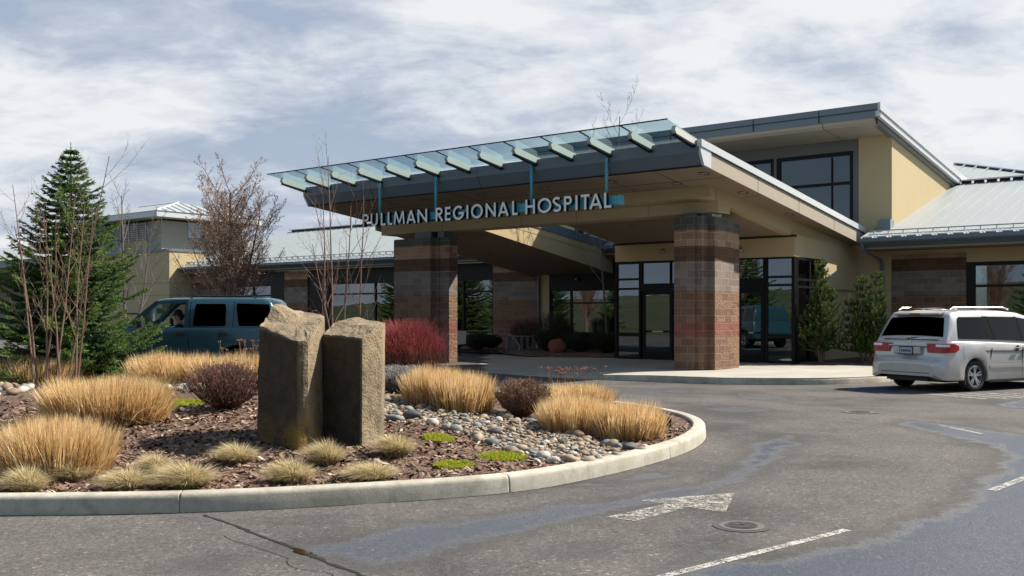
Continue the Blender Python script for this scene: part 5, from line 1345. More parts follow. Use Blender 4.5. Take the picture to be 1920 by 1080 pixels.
# ---- conifers
def needle_mat(name, stops):
    m = M(name, (.05, .09, .03), .65, 0, .3); t = NT(m); thin(t, t.ramp(t.attr(), stops), .3); return m
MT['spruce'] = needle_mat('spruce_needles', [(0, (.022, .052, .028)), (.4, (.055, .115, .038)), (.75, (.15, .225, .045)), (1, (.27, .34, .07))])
MT['pine'] = needle_mat('pine_needles', [(0, (.014, .032, .010)), (.5, (.045, .088, .016)), (1, (.14, .20, .04))])
def brush(b, pts, rad, dens, ln, w_=.006, fwd=.55):
    """needles set all round a shoot"""
    for i in range(len(pts)-1):
        a, c = Vector(pts[i]), Vector(pts[i+1]); ax = c-a; L_ = ax.length
        if L_ < 1e-5: continue
        ax.normalize(); o_ = ax.orthogonal().normalized(); p_ = ax.cross(o_)
        for k_ in range(max(1, int(L_*dens))):
            t_ = uni(0, 6.283); q = a.lerp(c, rnd()); dr = (o_*math.cos(t_)+p_*math.sin(t_))
            tip = q + (dr*(1-fwd)+ax*fwd).normalized()*ln*uni(.7, 1.1); sd_ = ax.cross(dr)*w_
            b.add([q-sd_, q+sd_, tip], [(0, 1, 2)])
def spruce(label, x_, y_, z_, H, RR, seed, name='spruce_tree'):
    random.seed(seed); root = thing(name, label, 'tree', (x_, y_, z_)); tr = MB(); br = MB(); nd = MB()
    tr.tube([(0, 0, 0), (0, 0, H*.5), (0, 0, H*.985)], [.085, .05, .008], 8); tr.build('trunk', MT['bark'], root)
    nl = 34
    for L_ in range(nl):
        u = L_/(nl-1); z0 = .22 + (H-.42)*u**.92
        rl = RR*(1-u)**.82*(1+.10*math.sin(L_*2.1)) + .05
        nb = int(13 - 6*u)
        for k_ in range(nb):
            a_ = 6.283*(k_+.5*(L_ % 2))/nb + uni(-.25, .25); ll = rl*uni(.72, 1.14)
            if math.cos(a_) > .5 and .5 < z0 < 1.15: ll *= 1.18
            if math.cos(a_) > .3 and 1.15 < z0 < 1.7: ll *= .80
            if math.cos(a_) < -.5: ll *= 1.08
            ll *= 1 + .16*noise.noise(Vector((a_*1.3, z0*2.2, 7)))
            dx, dy = math.cos(a_), math.sin(a_); P_ = []
            for s_ in range(6):
                f_ = s_/5; P_.append(Vector((dx*ll*f_, dy*ll*f_, z0 - .14*ll*math.sin(f_*2.6) + (.10+.18*u)*ll*f_*f_)))
            tri_tube(br, P_, .012*(1-u)+.005, .003, 4)
            tone = .32 + .22*rnd() + (.12 if dx > .1 else -.08)*0
            for s_ in range(6):                      # side twigs
                pass
            nt = max(4, int(ll*15))
            for s_ in range(nt):
                f_ = .18+.82*(s_+rnd())/nt; i = min(4, int(f_*5)); q = P_[i].lerp(P_[i+1], f_*5-i)
                for sg in (-1, 1):
                    tl = (.10+.26*ll*(1-f_)*.8)*uni(.7, 1.2); tl = min(tl, .34)
                    fw = Vector((dx, dy, .0)); sd_ = Vector((-dy*sg, dx*sg, 0))
                    e = q + (fw*.62+sd_*.75+Vector((0, 0, uni(-.12, .22)))).normalized()*tl
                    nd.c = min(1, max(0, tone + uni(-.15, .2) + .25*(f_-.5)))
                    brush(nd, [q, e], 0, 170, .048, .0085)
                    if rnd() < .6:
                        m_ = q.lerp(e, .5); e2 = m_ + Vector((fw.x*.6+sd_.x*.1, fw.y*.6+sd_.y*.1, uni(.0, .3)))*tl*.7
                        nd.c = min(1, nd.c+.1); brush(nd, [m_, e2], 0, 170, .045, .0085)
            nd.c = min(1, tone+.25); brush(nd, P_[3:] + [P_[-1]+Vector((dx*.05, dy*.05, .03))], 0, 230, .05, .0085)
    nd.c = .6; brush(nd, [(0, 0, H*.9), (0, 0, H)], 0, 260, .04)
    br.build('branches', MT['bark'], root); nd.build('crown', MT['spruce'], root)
    return root
sx, sy = -8.45, 19.0
spr = spruce('dark green spruce standing left of the blue vehicle', sx, sy, island_h(sx, sy)-.02, 4.70, 1.66, 4)
pear = [o for o in COL.objects if o.name.startswith('bare_pear_tree')][0]; pear.scale = (1.28, 1.2, .98)
def pine(label, x_, y_, z_, H, RR, seed, lead):
    random.seed(seed); root = thing('pine_shrub', label, 'pine', (x_, y_, z_)); br = MB(); nd = MB()
    for (lx, ly, lh) in lead:
        P_ = [Vector((lx*.25, ly*.25, 0)), Vector((lx*.7, ly*.7, lh*.4)), Vector((lx, ly, lh*.75)), Vector((lx, ly, lh))]
        tri_tube(br, P_, .04, .012, 6)
        nd.c = .75; brush(nd, [P_[2].lerp(P_[3], .3), P_[3]], 0, 330, .10, .010, .7)
        nw = int(lh/.26)
        for w_ in range(nw):
            u = (w_+.5)/nw; z0 = .12*lh + .85*lh*u; i = min(2, int(z0/lh*3)); c0 = P_[1].lerp(P_[2], min(1, u*1.2)) if u < .8 else P_[2].lerp(P_[3], (u-.8)*4)
            c0 = Vector((c0.x, c0.y, z0)); nb = 6
            for k_ in range(nb):
                a_ = 6.283*k_/nb + uni(-.4, .4)+w_; ll = RR*(1-u*.78)*uni(.65, 1.15)
                d = Vector((math.cos(a_), math.sin(a_), 0)); 
                if rnd() < .22: continue
                ll *= uni(.75, 1.3)
                p1 = c0+d*ll*.6+Vector((0, 0, ll*.12)); p2 = c0+d*ll+Vector((0, 0, ll*.55))
                tri_tube(br, [c0, p1, p2], .012, .005, 4); tone = uni(.3, .75)
                nd.c = tone; brush(nd, [c0.lerp(p1, .35), p1], 0, 190, .08, .009, .6); nd.c = min(1, tone+.2); brush(nd, [p1, p2, p2+Vector((0, 0, .07))], 0, 320, .095, .010, .65)
                for _ in range(3):
                    f_ = uni(.4, 1); s0 = c0.lerp(p1, f_); sd_ = Vector((-d.y, d.x, 0))*random.choice((-1, 1)); e1 = s0+(d*.5+sd_*.6).normalized()*ll*.28; e2 = e1+Vector((0, 0, ll*uni(.12, .3)))
                    tri_tube(br, [s0, e1, e2], .007, .004, 3); nd.c = min(1, tone+uni(-.1, .25)); brush(nd, [s0.lerp(e1, .4), e1, e2], 0, 300, .09, .010, .65)
    br.build('branches', MT['bark'], root); nd.build('crown', MT['pine'], root); return root
p_ = W(1.95, 5.5); pine('left, taller pine shrub against the vestibule side glass', p_[0], p_[1], .2, 3.1, .62, 2, [(0, 0, 3.1), (.25, .1, 2.3), (-.2, -.1, 1.9)])
p_ = W(3.15, 6.4); pine('right pine shrub with two leaders in front of the downspout', p_[0]-.1, p_[1], .2, 2.7, .60, 5, [(-.15, 0, 2.6), (.3, .1, 2.75), (-.55, -.1, 1.9), (.1, -.2, 1.4)])
# trees on the slope across the road, mirrored in the hospital windows
random.seed(31)
for i, (x_, y_, s_) in enumerate([(-48, 31, 1.7), (-56, 16, 2.1), (-44, 5, 1.8), (-52, -8, 2.1), (-40, -20, 2.0), (-28, -28, 2.1), (-62, 34, 2.2), (-75, 25, 2.4), (-82, 8, 2.3), (-70, -4, 2.2), (-66, -22, 2.5), (-52, -34, 2.4), (-90, 36, 2.6), (-58, 25, 1.6)]):
    z_ = 7.5*sstep((-y_-20)/170); dup(spr, (x_, y_, z_), uni(0, 6), 'spruce on the grass slope across the road, mirrored in the windows', (s_, s_, s_))['group'] = 'spruces across the road'

for i, (x_, y_, s_) in enumerate([(-27, 31, 1.0), (-36, 22, 1.2), (-29, 14, 1.0), (-25, 3, 1.1), (-31, -7, 1.2), (-20, -12, 1.0), (-12, -9, .9)]):
    dup(pear, (x_, y_, .0), uni(0, 6), 'leafless tree across the road, mirrored in the windows', (s_, s_, s_))['group'] = 'leafless trees across the road'
# ================================================================== vehicles
def paint(name, base, metal=.35, rough=.28):
    m = M(name, base, rough, metal, .5); t = NT(m)
    t.b.inputs['Coat Weight'].default_value = .6; t.b.inputs['Coat Roughness'].default_value = .06
    d = t.ramp(t.noise(2.5, 5, .7), [(.35, 1.), (.7, .86)])
    t.col(t.mix(1., base, d, 'MULTIPLY')); return m
MT['silver'] = paint('silver_paint', (.50, .495, .48), .45, .32)
MT['blue'] = paint('dark_teal_blue_paint', (.016, .064, .086), .2, .3)
MT['blue_low'] = paint('lower_teal_paint', (.02, .075, .10), .25, .35)
MT['rubber'] = noisy('tyre_rubber', (.022, .022, .023), .85, .2, 9, 60, .2, .004)
MT['plastic'] = noisy('black_plastic', (.02, .02, .022), .5, .15, 9, 60, .1, .002)
MT['alloy'] = M('alloy_wheel', (.55, .55, .55), .3, .8)
MT['alloy_d'] = M('dull_alloy_wheel', (.22, .22, .23), .4, .6)
MT['red_lens'] = M('red_tail_lens', (.33, .006, .010), .2, 0, .4)
MT['white_lens'] = M('clear_tail_lens', (.75, .70, .70), .12, 0, .8)
MT['chrome'] = M('chrome', (.7, .7, .7), .12, 1.)
MT['plate'] = M('pale_blue_plate', (.35, .45, .58), .5)
MT['gap'] = M('panel_gap', (.010, .010, .011), .6, 0, .05)
MT['seatc'] = noisy('grey_seat_fabric', (.06, .06, .065), .9, .2, 9, 60, .1)

def lerp_tab(tab, x, k):
    if x <= tab[0][0]: return tab[0][k]
    for a, c in zip(tab, tab[1:]):
        if x <= c[0]: u = (x-a[0])/(c[0]-a[0]); return a[k]+(c[k]-a[k])*u
    return tab[-1][k]
def lower_body(tab, axles, Rw, zc, well=None):
    """tab rows: x, z bottom, z top, half width"""
    xs = sorted(set([r_[0] for r_ in tab] + [a + Rw*1.13*math.cos(math.pi*i/18) for a in axles for i in range(19)] + [a+s*(Rw*1.13+.012) for a in axles for s in (-1, 1)] + ([well[0]-.01, well[0], well[1], well[1]+.01] if well else [])))
    rings = []
    for x_ in xs:
        zb, zt, w_ = (lerp_tab(tab, x_, k) for k in (1, 2, 3)); flare = 0
        for a in axles:
            d = abs(x_-a)
            if d <= Rw*1.13: zb = max(zb, zc + math.sqrt(max(0, (Rw*1.13)**2-d*d)))
            if d < Rw*1.3: flare = max(flare, .022*(1-d/(Rw*1.3))+.01)
        zm = zb+(zt-zb)*.5
        op = well and well[0] <= x_ <= well[1]
        half = [(w_-.10, zb), (w_-.012+flare, zb+.012), (w_+flare, zb+.05), (w_+flare*.5, zm), (w_-.012, zt-(zt-zb)*.25), (w_-.035, zt-.045), (w_-.075, zt)]
        half += [(w_-.11, zt-.002), (w_-.12, .5), (0, .48)] if op else [(w_-.14, zt+.004), (w_*.5, zt+.018), (0, zt+.024)]
        rings.append([(x_, y_, z_) for y_, z_ in half] + [(x_, -y_, z_) for y_, z_ in half[::-1][1:]])
    b = MB(); b.loft(rings)
    n = len(rings[0]); b.add(rings[0], [tuple(range(n))]); b.add(rings[-1], [tuple(range(n))[::-1]])
    return b
def wheel(parent, x_, y_, r_, side, mat, spokes=5, w_=.21, twist=0.):
    """side +1 faces +y"""
    root = None
    b = MB(); prof = [(.66, .0), (.68, .46), (.74, .5), (.93, .5), (.985, .42), (1., .25), (1., -.25), (.985, -.42), (.93, -.5), (.70, -.5)]
    n = 36
    b.loft([[(x_+q*r_*math.cos(t_), y_+side*o*w_, r_+q*r_*math.sin(t_)) for q, o in prof] for t_ in [2*math.pi*i/n for i in range(n+1)]])
    tyre = b.build('tyre', MT['rubber'], parent, smooth=True)
    b = MB(); yo = y_+side*w_*.40
    b.loft([[(x_+q*r_*math.cos(t_), y_+side*o*w_, r_+q*r_*math.sin(t_)) for q, o in ((.68, .44), (.62, .47), (.60, .2), (.58, -.3))] for t_ in [2*math.pi*i/n for i in range(n+1)]])
    for k_ in range(spokes):
        t0 = 2*math.pi*k_/spokes + .3
        for sgn in ((-1, 1) if spokes == 5 else (0,)):
            c, s = math.cos(t0), math.sin(t0); px, pz = -s, c
            def pt(q, o, d): return (x_+(c*q+px*o)*r_, yo+side*d, r_+(s*q+pz*o)*r_)
            wi, wo = (.05, .045) if spokes == 5 else (.055, .075)
            of = sgn*.10 if spokes == 5 else 0
            b.add([pt(.10, -wi+of*.3, .0), pt(.10, wi+of*.3, .0), pt(.62, wo+of, .012), pt(.62, -wo+of, .012), pt(.10, -wi*1.2+of*.3, -.03), pt(.10, wi*1.2+of*.3, -.03), pt(.62, wo*1.2+of, -.03), pt(.62, -wo*1.2+of, -.03)], [(0, 1, 2, 3), (0, 4, 5, 1), (1, 5, 6, 2), (3, 2, 6, 7), (0, 3, 7, 4)])
    b.tube([(x_, yo-side*.03, r_), (x_, yo+side*.012, r_)], [.15*r_, .13*r_], 14)
    b.build('rim', mat, tyre, fix=True)
    b = MB(); b.tube([(x_, y_+side*w_*.05, r_), (x_, y_+side*w_*.12, r_)], .57*r_, 24); b.build('brake_disc', MT['plastic'], tyre)
def cabin(tab, belt):
    """tab rows: x, roof z ; belt(x)->(z, half width)"""
    rings = []
    for x_, zr in tab:
        zb, wb = belt(x_); wr = wb-(zr-.05-zb)*.27 if zr-.05 > zb else wb
        half = [(wb, zb-.04), (wb, zb), ((wb+wr)/2, (zb+zr-.05)/2), (wr, max(zb, zr-.05)), (wr-.045, zr-.012), (wr-.13, zr+.004), (wr*.5, zr+.02), (0, zr+.026)]
        rings.append([(x_, y_, z_) for y_, z_ in half] + [(x_, -y_, z_) for y_, z_ in half[::-1][1:]])
    b = MB(); b.loft(rings); n = len(rings[0]); b.add(rings[0], [tuple(range(n))]); b.add(rings[-1], [tuple(range(n))[::-1]]); return b
def pane(parent, name, mat, quad, belt, side, off=.006, rows=6):
    """quad (x,z): bottom rear, bottom front, top front, top rear; a thin closed shell following the cabin side"""
    b = MB(); G = []
    for i in range(rows+1):
        u = i/rows; r_ = []
        for j in range(rows+1):
            s = j/rows
            # rounded corners
            x0 = quad[0][0]+(quad[3][0]-quad[0][0])*u; x1 = quad[1][0]+(quad[2][0]-quad[1][0])*u
            z0 = quad[0][1]+(quad[3][1]-quad[0][1])*u; z1 = quad[1][1]+(quad[2][1]-quad[1][1])*u
            rc = .018 if (i in (0, rows)) else 0
            s2 = rc/(x1-x0) + s*(1-2*rc/(x1-x0)) if rc else s
            X_ = x0+(x1-x0)*s2; Z_ = z0+(z1-z0)*s2; zb, wb = belt(X_)
            r_.append((X_, side*(wb-(Z_-zb)*.27+off), Z_))
        G.append(r_)
    for d in (0, -.005):
        b.loft([[(p[0], p[1]+side*d, p[2]) for p in r_] for r_ in G])
    return b.build(name, mat, parent)

# ---- silver minivan
a30 = R(29); px_, py_ = 9.88, 21.35
ox = px_ - (math.cos(a30)*1.05 - math.sin(a30)*-.86); oy = py_ - (math.sin(a30)*1.05 + math.cos(a30)*-.86)
van = thing('minivan', 'silver minivan seen from behind, parked by the pavement at the right edge', 'minivan', (ox, oy, 0.0), a30)
vt = [(0, .34, .58, .72), (.015, .30, .63, .84), (.06, .27, .665, .925), (.10, .26, .70, .945), (.125, .26, .80, .95), (.165, .255, 1.02, .955), (.20, .25, 1.10, .958), (.5, .24, 1.10, .975), (1.7, .20, 1.07, .98), (2.8, .20, 1.02, .98), (3.9, .21, .98, .965), (4.3, .22, .93, .95), (4.8, .24, .84, .92), (5.0, .28, .74, .82), (5.08, .34, .60, .6)]
lb = lower_body(vt, (1.05, 4.05), .34, .33)
lb.build('body', MT['silver'], van, smooth=True)
belt = lambda x_: (lerp_tab(vt, x_, 2)+.0, lerp_tab(vt, x_, 3)-.055)
roof_t = [(.21, 1.14), (.26, 1.25), (.34, 1.42), (.41, 1.55), (.46, 1.635), (.50, 1.675), (.56, 1.70), (.8, 1.725), (1.4, 1.745), (2.2, 1.74), (2.8, 1.70), (3.1, 1.635), (3.4, 1.49), (3.75, 1.22), (4.0, 1.03)]
cb_ = cabin(roof_t, belt); cb_.build('roof', MT['silver'], van, smooth=True)
# rear window
def zr_(x_): return lerp_tab(roof_t, x_, 1)
b = MB(); rows = []
for i in range(9):
    x_ = .228 + (.43-.228)*i/8; wr = .80 - (i/8)*.125; z_ = zr_(x_)
    rows.append([(x_-.012, -wr+2*wr*j/10, z_+.022-.024*abs(-1+j/5)**2) for j in range(11)])
b.loft(rows); b.loft([[(p[0]+.004, p[1], p[2]-.001) for p in r_] for r_ in rows]); b.build('rear_window', MT['car_glass'], van)
b = MB(); b.extr([(.40, 1.645), (.33, 1.655), (.36, 1.69), (.56, 1.735), (.56, 1.70)], 'y', -.60, .60); b.build('spoiler', MT['silver'], van, bevel=.01, fix=True)
b = MB(); b.box(.325, .345, -.12, .12, 1.657, 1.682); b.build('brake_light', MT['red_lens'], van)
b = MB(); b.box(.19, .22, -.70, .70, 1.105, 1.12); b.tube([(.20, .1, 1.13), (.215, -.15, 1.16), (.235, -.42, 1.19)], .010, 5); b.build('rear_wiper', MT['plastic'], van)
for sd_ in (-1, 1):
    pane(van, 'side_window', MT['car_glass'], ((.56, 1.135), (1.62, 1.115), (1.50, 1.60), (.68, 1.60)), belt, sd_, .016)
    pane(van, 'side_window', MT['car_glass'], ((1.76, 1.11), (2.66, 1.075), (2.60, 1.60), (1.64, 1.61)), belt, sd_, .016)
    pane(van, 'side_window', MT['car_clear'] if 0 else MT['car_glass'], ((2.74, 1.07), (3.62, 1.03), (3.17, 1.535), (2.69, 1.595)), belt, sd_, .016)
    pane(van, 'window_pillar', MT['gap'], ((1.59, 1.105), (1.79, 1.10), (1.67, 1.615), (1.47, 1.615)), belt, sd_, .012)
    pane(van, 'window_pillar', MT['gap'], ((2.63, 1.07), (2.77, 1.065), (2.71, 1.605), (2.57, 1.605)), belt, sd_, .012)
    side = lambda x_: lerp_tab(vt, x_, 3)
    def trim(name, mat, x0, x1, z0, z1, dz=0, out=.012, k=0):
        b = MB(); R_ = []
        for i in range(9):
            x_ = x0+(x1-x0)*i/8; w_ = side(x_)+k; zz_ = dz*i/8
            R_.append([(x_, sd_*(w_-.03), z0+zz_), (x_, sd_*(w_+out), z0+zz_), (x_, sd_*(w_+out), z1+zz_), (x_, sd_*(w_-.03), z1+zz_)])
        b.loft(R_, closed=True, cap=True); return b.build(name, mat, van)
    trim('door_rail', MT['gap'], .75, 2.7, .87, .885, -.03, .004, -.004)
    trim('side_moulding', MT['silver'], 1.50, 3.55, .50, .56, -.01, .018)
    trim('sill', MT['plastic'], 1.48, 3.62, .19, .245, 0, .004)
    for x0, x1 in ((1.45, 1.62), (2.62, 2.66), (3.55, 3.62)):
        b = MB(); b.loft([[(x0+(x1-x0)*u, sd_*(side(x0)-.01-.0*u), .25+.8*u), (x0+(x1-x0)*u+.008, sd_*(side(x0)-.01), .25+.8*u), (x0+(x1-x0)*u+.008, sd_*(side(x0)+.0025), .25+.8*u), (x0+(x1-x0)*u, sd_*(side(x0)+.0025), .25+.8*u)] for u in (0, .3, .6, .85)], closed=True, cap=True); b.build('door_gap', MT['gap'], van)
    for x_ in (2.48, 2.78):
        b = MB(); b.box(x_-.09, x_+.09, sd_*(side(x_)+.03)-.012, sd_*(side(x_)+.03)+.012, .905, .935); b.build('door_handle', MT['silver'], van, bevel=.006)
        b = MB(); b.tube([(x_, sd_*(side(x_)-.01), .92), (x_, sd_*(side(x_)+.004), .92)], .055, 14); b.build('handle_cup', MT['gap'], van)
    # tail lamp wrapping the corner
    pl = [(.118, .50), (.112, .70), (.108, .86), (.125, .935), (.20, .968), (.34, .982), (.48, .985)]
    def lamp(z0, z1, ra, rb, mat, nm, par, out=0):
        b = MB(); R_ = []
        for i in range(ra, rb):
            x_, y_ = pl[i]; lean = .035; n0_ = Vector((-1, 0)) if i < 3 else (Vector((-.7, .7)) if i == 3 else Vector((0, 1)))
            tp = .05 if i == 0 else 0; zt_ = z1 - (.055 if i == 6 else 0); zb_ = z0 + (.05 if i == 6 else 0)
            R_.append([(x_+n0_.x*(.012+out)+(lean*(zz_-.86)/.2 if i < 4 else 0), sd_*(y_+n0_.y*(.012+out)-(tp if zz_ == zt_ else 0)), zz_) for zz_ in (zb_, zt_)] + [(x_-n0_.x*.03+.02, sd_*(y_-n0_.y*.03), zz_) for zz_ in (zt_, zb_)])
        b.loft(R_, closed=True, cap=True); return b.build(nm, mat, par, fix=True)
    tl = lamp(.845, 1.035, 0, 7, MT['red_lens'], 'tail_lamp', van)
    lamp(.965, 1.018, 1, 5, MT['white_lens'], 'clear_lens', tl, .004)
    b = MB(); b.box(.70, .735, sd_*.90-.07, sd_*.90+.07, .16, .40); b.build('mud_flap', MT['plastic'], van)
    wheel(van, 1.05, sd_*.865, .335, sd_, MT['alloy'], 5); wheel(van, 4.05, sd_*.865, .335, sd_, MT['alloy'], 5)
    b = MB(); b.tube([(.62, sd_*.66, 1.755), (.72, sd_*.66, 1.80), (2.4, sd_*.66, 1.81), (2.6, sd_*.66, 1.765)], .017, 6); b.tube([(1.45, sd_*.66, 1.74), (1.45, sd_*.66, 1.80)], .02, 6); b.build('roof_rail', MT['alloy'], van)
    b = MB(); b.hexa([(3.42, sd_*1.0-.08, 1.04), (3.56, sd_*1.0-.08, 1.04), (3.56, sd_*1.0+.1, 1.04), (3.42, sd_*1.0+.1, 1.04)], [(3.44, sd_*1.0-.08, 1.2), (3.54, sd_*1.0-.08, 1.2), (3.54, sd_*1.0+.1, 1.2), (3.44, sd_*1.0+.1, 1.2)]); b.build('mirror', MT['plastic'], van, bevel=.03)
b = MB()
for x_ in (.95, 2.15): b.tube([(x_, -.66, 1.80), (x_, 0, 1.815), (x_, .66, 1.80)], .016, 6)
b.build('cross_bar', MT['plastic'], van)
# tailgate details
b = MB(); b.box(.055, .16, -.35, .35, .80, .955); b.build('plate_recess', MT['silver'], van, bevel=.02)
b = MB(); b.box(.045, .058, -.175, .175, .795, .955); pf = b.build('plate_frame', MT['plastic'], van); b = MB(); b.box(.040, .048, -.155, .155, .81, .94); b.build('plate', MT['plate'], pf)
b = MB()
for i in range(6): b.box(.037, .041, -.125+.044*i, -.10+.044*i, .845, .895)
b.build('plate_character', MT['gap'], pf)
b = MB(); b.box(.085, .15, -.50, .50, .965, 1.0); b.build('tailgate_trim', MT['silver'], van, bevel=.01)
b = MB(); b.box(.15, .17, -.045, -.025, 1.03, 1.095); b.box(.15, .17, .025, .045, 1.03, 1.095); b.box(.151, .169, -.025, .025, 1.055, 1.07); b.build('emblem', MT['chrome'], van)
b = MB(); b.box(.052, .10, -.80, .80, .655, .668); b.box(-.012, .03, -.62, .62, .40, .41); b.build('bumper_gap', MT['gap'], van)
b = MB(); b.box(.45, 4.7, -.70, .70, .20, .5); b.box(.15, .5, -.6, .6, .22, .4); b.tube([(.1, -.5, .25), (.5, -.5, .25)], .03, 8); b.build('underbody', MT['plastic'], van)
b = MB(); b.box(4.95, 5.06, .5, .8, .62, .74); b.box(4.95, 5.06, -.8, -.5, .62, .74); b.build('headlight', MT['white_lens'], van)

# ---- blue utility vehicle with its driver
sa = R(180)
SXo, SYo = -9.15, 22.35      # front left wheel centre
cx_, cy_ = 3.93, .86
suv = thing('utility_vehicle', 'dark teal-blue four-door utility vehicle driving left behind the island planting', 'suv', (0, 0, 0), sa)
suv.location = (SXo + cx_, SYo + cy_, .125)
st_ = [(0, .45, .72, .86), (.03, .42, .76, .93), (.07, .42, .80, .95), (.09, .42, 1.22, .955), (.12, .42, 1.245, .96), (.6, .40, 1.25, .975), (2.0, .38, 1.245, .985), (3.4, .38, 1.24, .975), (3.6, .40, 1.235, .965), (4.4, .42, 1.20, .955), (4.85, .45, 1.15, .93), (4.97, .45, 1.05, .90), (5.02, .45, .75, .88), (5.08, .5, .68, .8)]
lower_body(st_, (.95, 3.93), .39, .39, (2.12, 3.30)).build('body', MT['blue'], suv, smooth=True)
sb = lambda x_: (lerp_tab(st_, x_, 2), lerp_tab(st_, x_, 3)-.06)
rt_ = [(.10, 1.28), (.13, 1.45), (.17, 1.65), (.22, 1.79), (.30, 1.865), (.45, 1.895), (1.2, 1.905), (2.10, 1.90)]
cabin(rt_, sb).build('rear_cabin', MT['blue'], suv, smooth=True)
# front roof, pillars
b = MB()
def hw(x_, z_): zb, wb = sb(x_); return wb-(z_-zb)*.27
R_ = []
for x_, zr in ((2.10, 1.90), (2.45, 1.895), (2.7, 1.88), (2.82, 1.85)):
    wr = hw(x_, zr-.05); half = [(wr-.06, zr-.075), (wr, zr-.05), (wr-.045, zr-.012), (wr-.13, zr+.004), (wr*.5, zr+.02), (0, zr+.026)]
    lowr = [(0, zr-.02), (wr*.5, zr-.03), (wr-.1, zr-.06)]
    top = [(x_, y_, z_) for y_, z_ in half] + [(x_, -y_, z_) for y_, z_ in half[::-1][1:]]
    bot = [(x_, -y_, z_) for y_, z_ in lowr[::-1]] + [(x_, y_, z_) for y_, z_ in lowr[1:]]
    R_.append(top+bot)
b.loft(R_, closed=True, cap=True)
for sd_ in (-1, 1):
    P = [(2.82, 1.85), (3.02, 1.68), (3.24, 1.48), (3.46, 1.255)]
    b.loft([[(x_, sd_*hw(x_, z_), z_), (x_-.075, sd_*hw(x_, z_), z_-.055), (x_-.075, sd_*(hw(x_, z_)-.05), z_-.055), (x_, sd_*(hw(x_, z_)-.05), z_)] for x_, z_ in P], closed=True, cap=True)
    b.loft([[(2.10, sd_*(hw(2.1, z_)), z_), (2.16, sd_*(hw(2.1, z_)), z_), (2.16, sd_*(hw(2.1, z_)-.06), z_), (2.10, sd_*(hw(2.1, z_)-.06), z_)] for z_ in (1.22, 1.5, 1.84)], closed=True, cap=True)
    b.loft([[(x_, sd_*hw(x_, z_-.03), z_-.0), (x_, sd_*(hw(x_, z_)-.05), z_), (x_, sd_*(hw(x_, z_)-.05), z_-.07), (x_, sd_*(hw(x_, z_-.07)+.002), z_-.07)] for x_, z_ in ((2.12, 1.86), (2.5, 1.855), (2.8, 1.83))], closed=True, cap=True)
b.build('front_roof', MT['blue'], suv, fix=True)
b = MB(); q0 = [(3.45, -.80, 1.25), (3.45, .80, 1.25), (2.83, .68, 1.86), (2.83, -.68, 1.86)]
b.add(q0 + [(p[0]-.006, p[1], p[2]-.006) for p in q0], [(0, 1, 2, 3), (7, 6, 5, 4)]); b.build('windshield', MT['car_clear'], suv)
for sd_ in (-1, 1):
    pane(suv, 'side_window', MT['suv_glass'], ((1.22, 1.27), (1.96, 1.27), (1.93, 1.77), (1.24, 1.77)), sb, sd_)
    pane(suv, 'side_window', MT['suv_glass'], ((.20, 1.27), (.93, 1.27), (1.02, 1.78), (.26, 1.76)), sb, sd_)
    for x0 in (1.05, 2.03):
        b = MB(); b.loft([[(x0, sd_*(hw(x0, z_)-.01), z_), (x0+.012, sd_*(hw(x0, z_)-.01), z_), (x0+.012, sd_*(hw(x0, z_)+.004), z_), (x0, sd_*(hw(x0, z_)+.004), z_)] for z_ in (1.26, 1.5, 1.82)], closed=True, cap=True)
        w_ = lerp_tab(st_, x0, 3); b.box(x0, x0+.012, sd_*w_-.012, sd_*w_+.003 if sd_ > 0 else sd_*w_+.012, .75, 1.0); b.build('door_gap', MT['gap'], suv)
    for x_ in (1.25, 2.22):
        b = MB(); w_ = lerp_tab(st_, x_, 3); b.box(x_-.09, x_+.09, sd_*w_-.012, sd_*w_+.012, 1.06, 1.125); b.build('door_handle', MT['plastic'], suv, bevel=.008)
    b = MB(); y_ = sd_*1.06; b.hexa([(3.0, y_-.12, 1.24), (3.14, y_-.12, 1.24), (3.14, y_+.12, 1.24), (3.0, y_+.12, 1.24)], [(3.02, y_-.12, 1.46), (3.12, y_-.12, 1.46), (3.12, y_+.12, 1.46), (3.02, y_+.12, 1.46)]); b.build('mirror', MT['plastic'], suv, bevel=.03)
    b = MB(); R2 = []
    for i in range(24):
        x_ = .1+4.7*i/23; w_ = lerp_tab(st_, x_, 3)
        if min(abs(x_-.95), abs(x_-3.93)) < .5: continue
        R2.append((x_, w_))
    for g in ([q for q in R2 if q[0] < .95], [q for q in R2 if .95 < q[0] < 3.9], [q for q in R2 if q[0] > 3.9]):
        if len(g) > 1: b = MB(); b.loft([[(x_, sd_*(w_-.03), .60), (x_, sd_*(w_+.022), .62), (x_, sd_*(w_+.022), .78), (x_, sd_*(w_-.03), .80)] for x_, w_ in g], closed=True, cap=True); b.build('side_cladding', MT['blue_low'], suv)
    wheel(suv, .95, sd_*.84, .385, sd_, MT['alloy_d'], 6, .25); wheel(suv, 3.93, sd_*.84, .385, sd_, MT['alloy_d'], 6, .25)
    b = MB(); b.tube([(.6, sd_*.62, 1.90), (.7, sd_*.62, 1.945), (2.0, sd_*.62, 1.945), (2.1, sd_*.62, 1.90)], .014, 6); b.build('roof_rail', MT['plastic'], suv)
    b = MB(); b.box(4.93, 5.03, sd_*.72-.14, sd_*.72+.14, .85, 1.02); b.build('headlight', MT['white_lens'], suv)
b = MB(); b.box(.4, 4.7, -.72, .72, .30, .6); b.build('underbody', MT['plastic'], suv)
b = MB(); b.box(2.05, 2.45, .12, .68, .55, .72); b.box(1.98, 2.12, .14, .66, .7, 1.36); b.box(2.0, 2.1, .28, .52, 1.36, 1.55); b.box(2.05, 2.45, -.68, -.12, .55, .72); b.box(1.98, 2.12, -.66, -.14, .7, 1.36); b.build('seat', MT['seatc'], suv, bevel=.03)
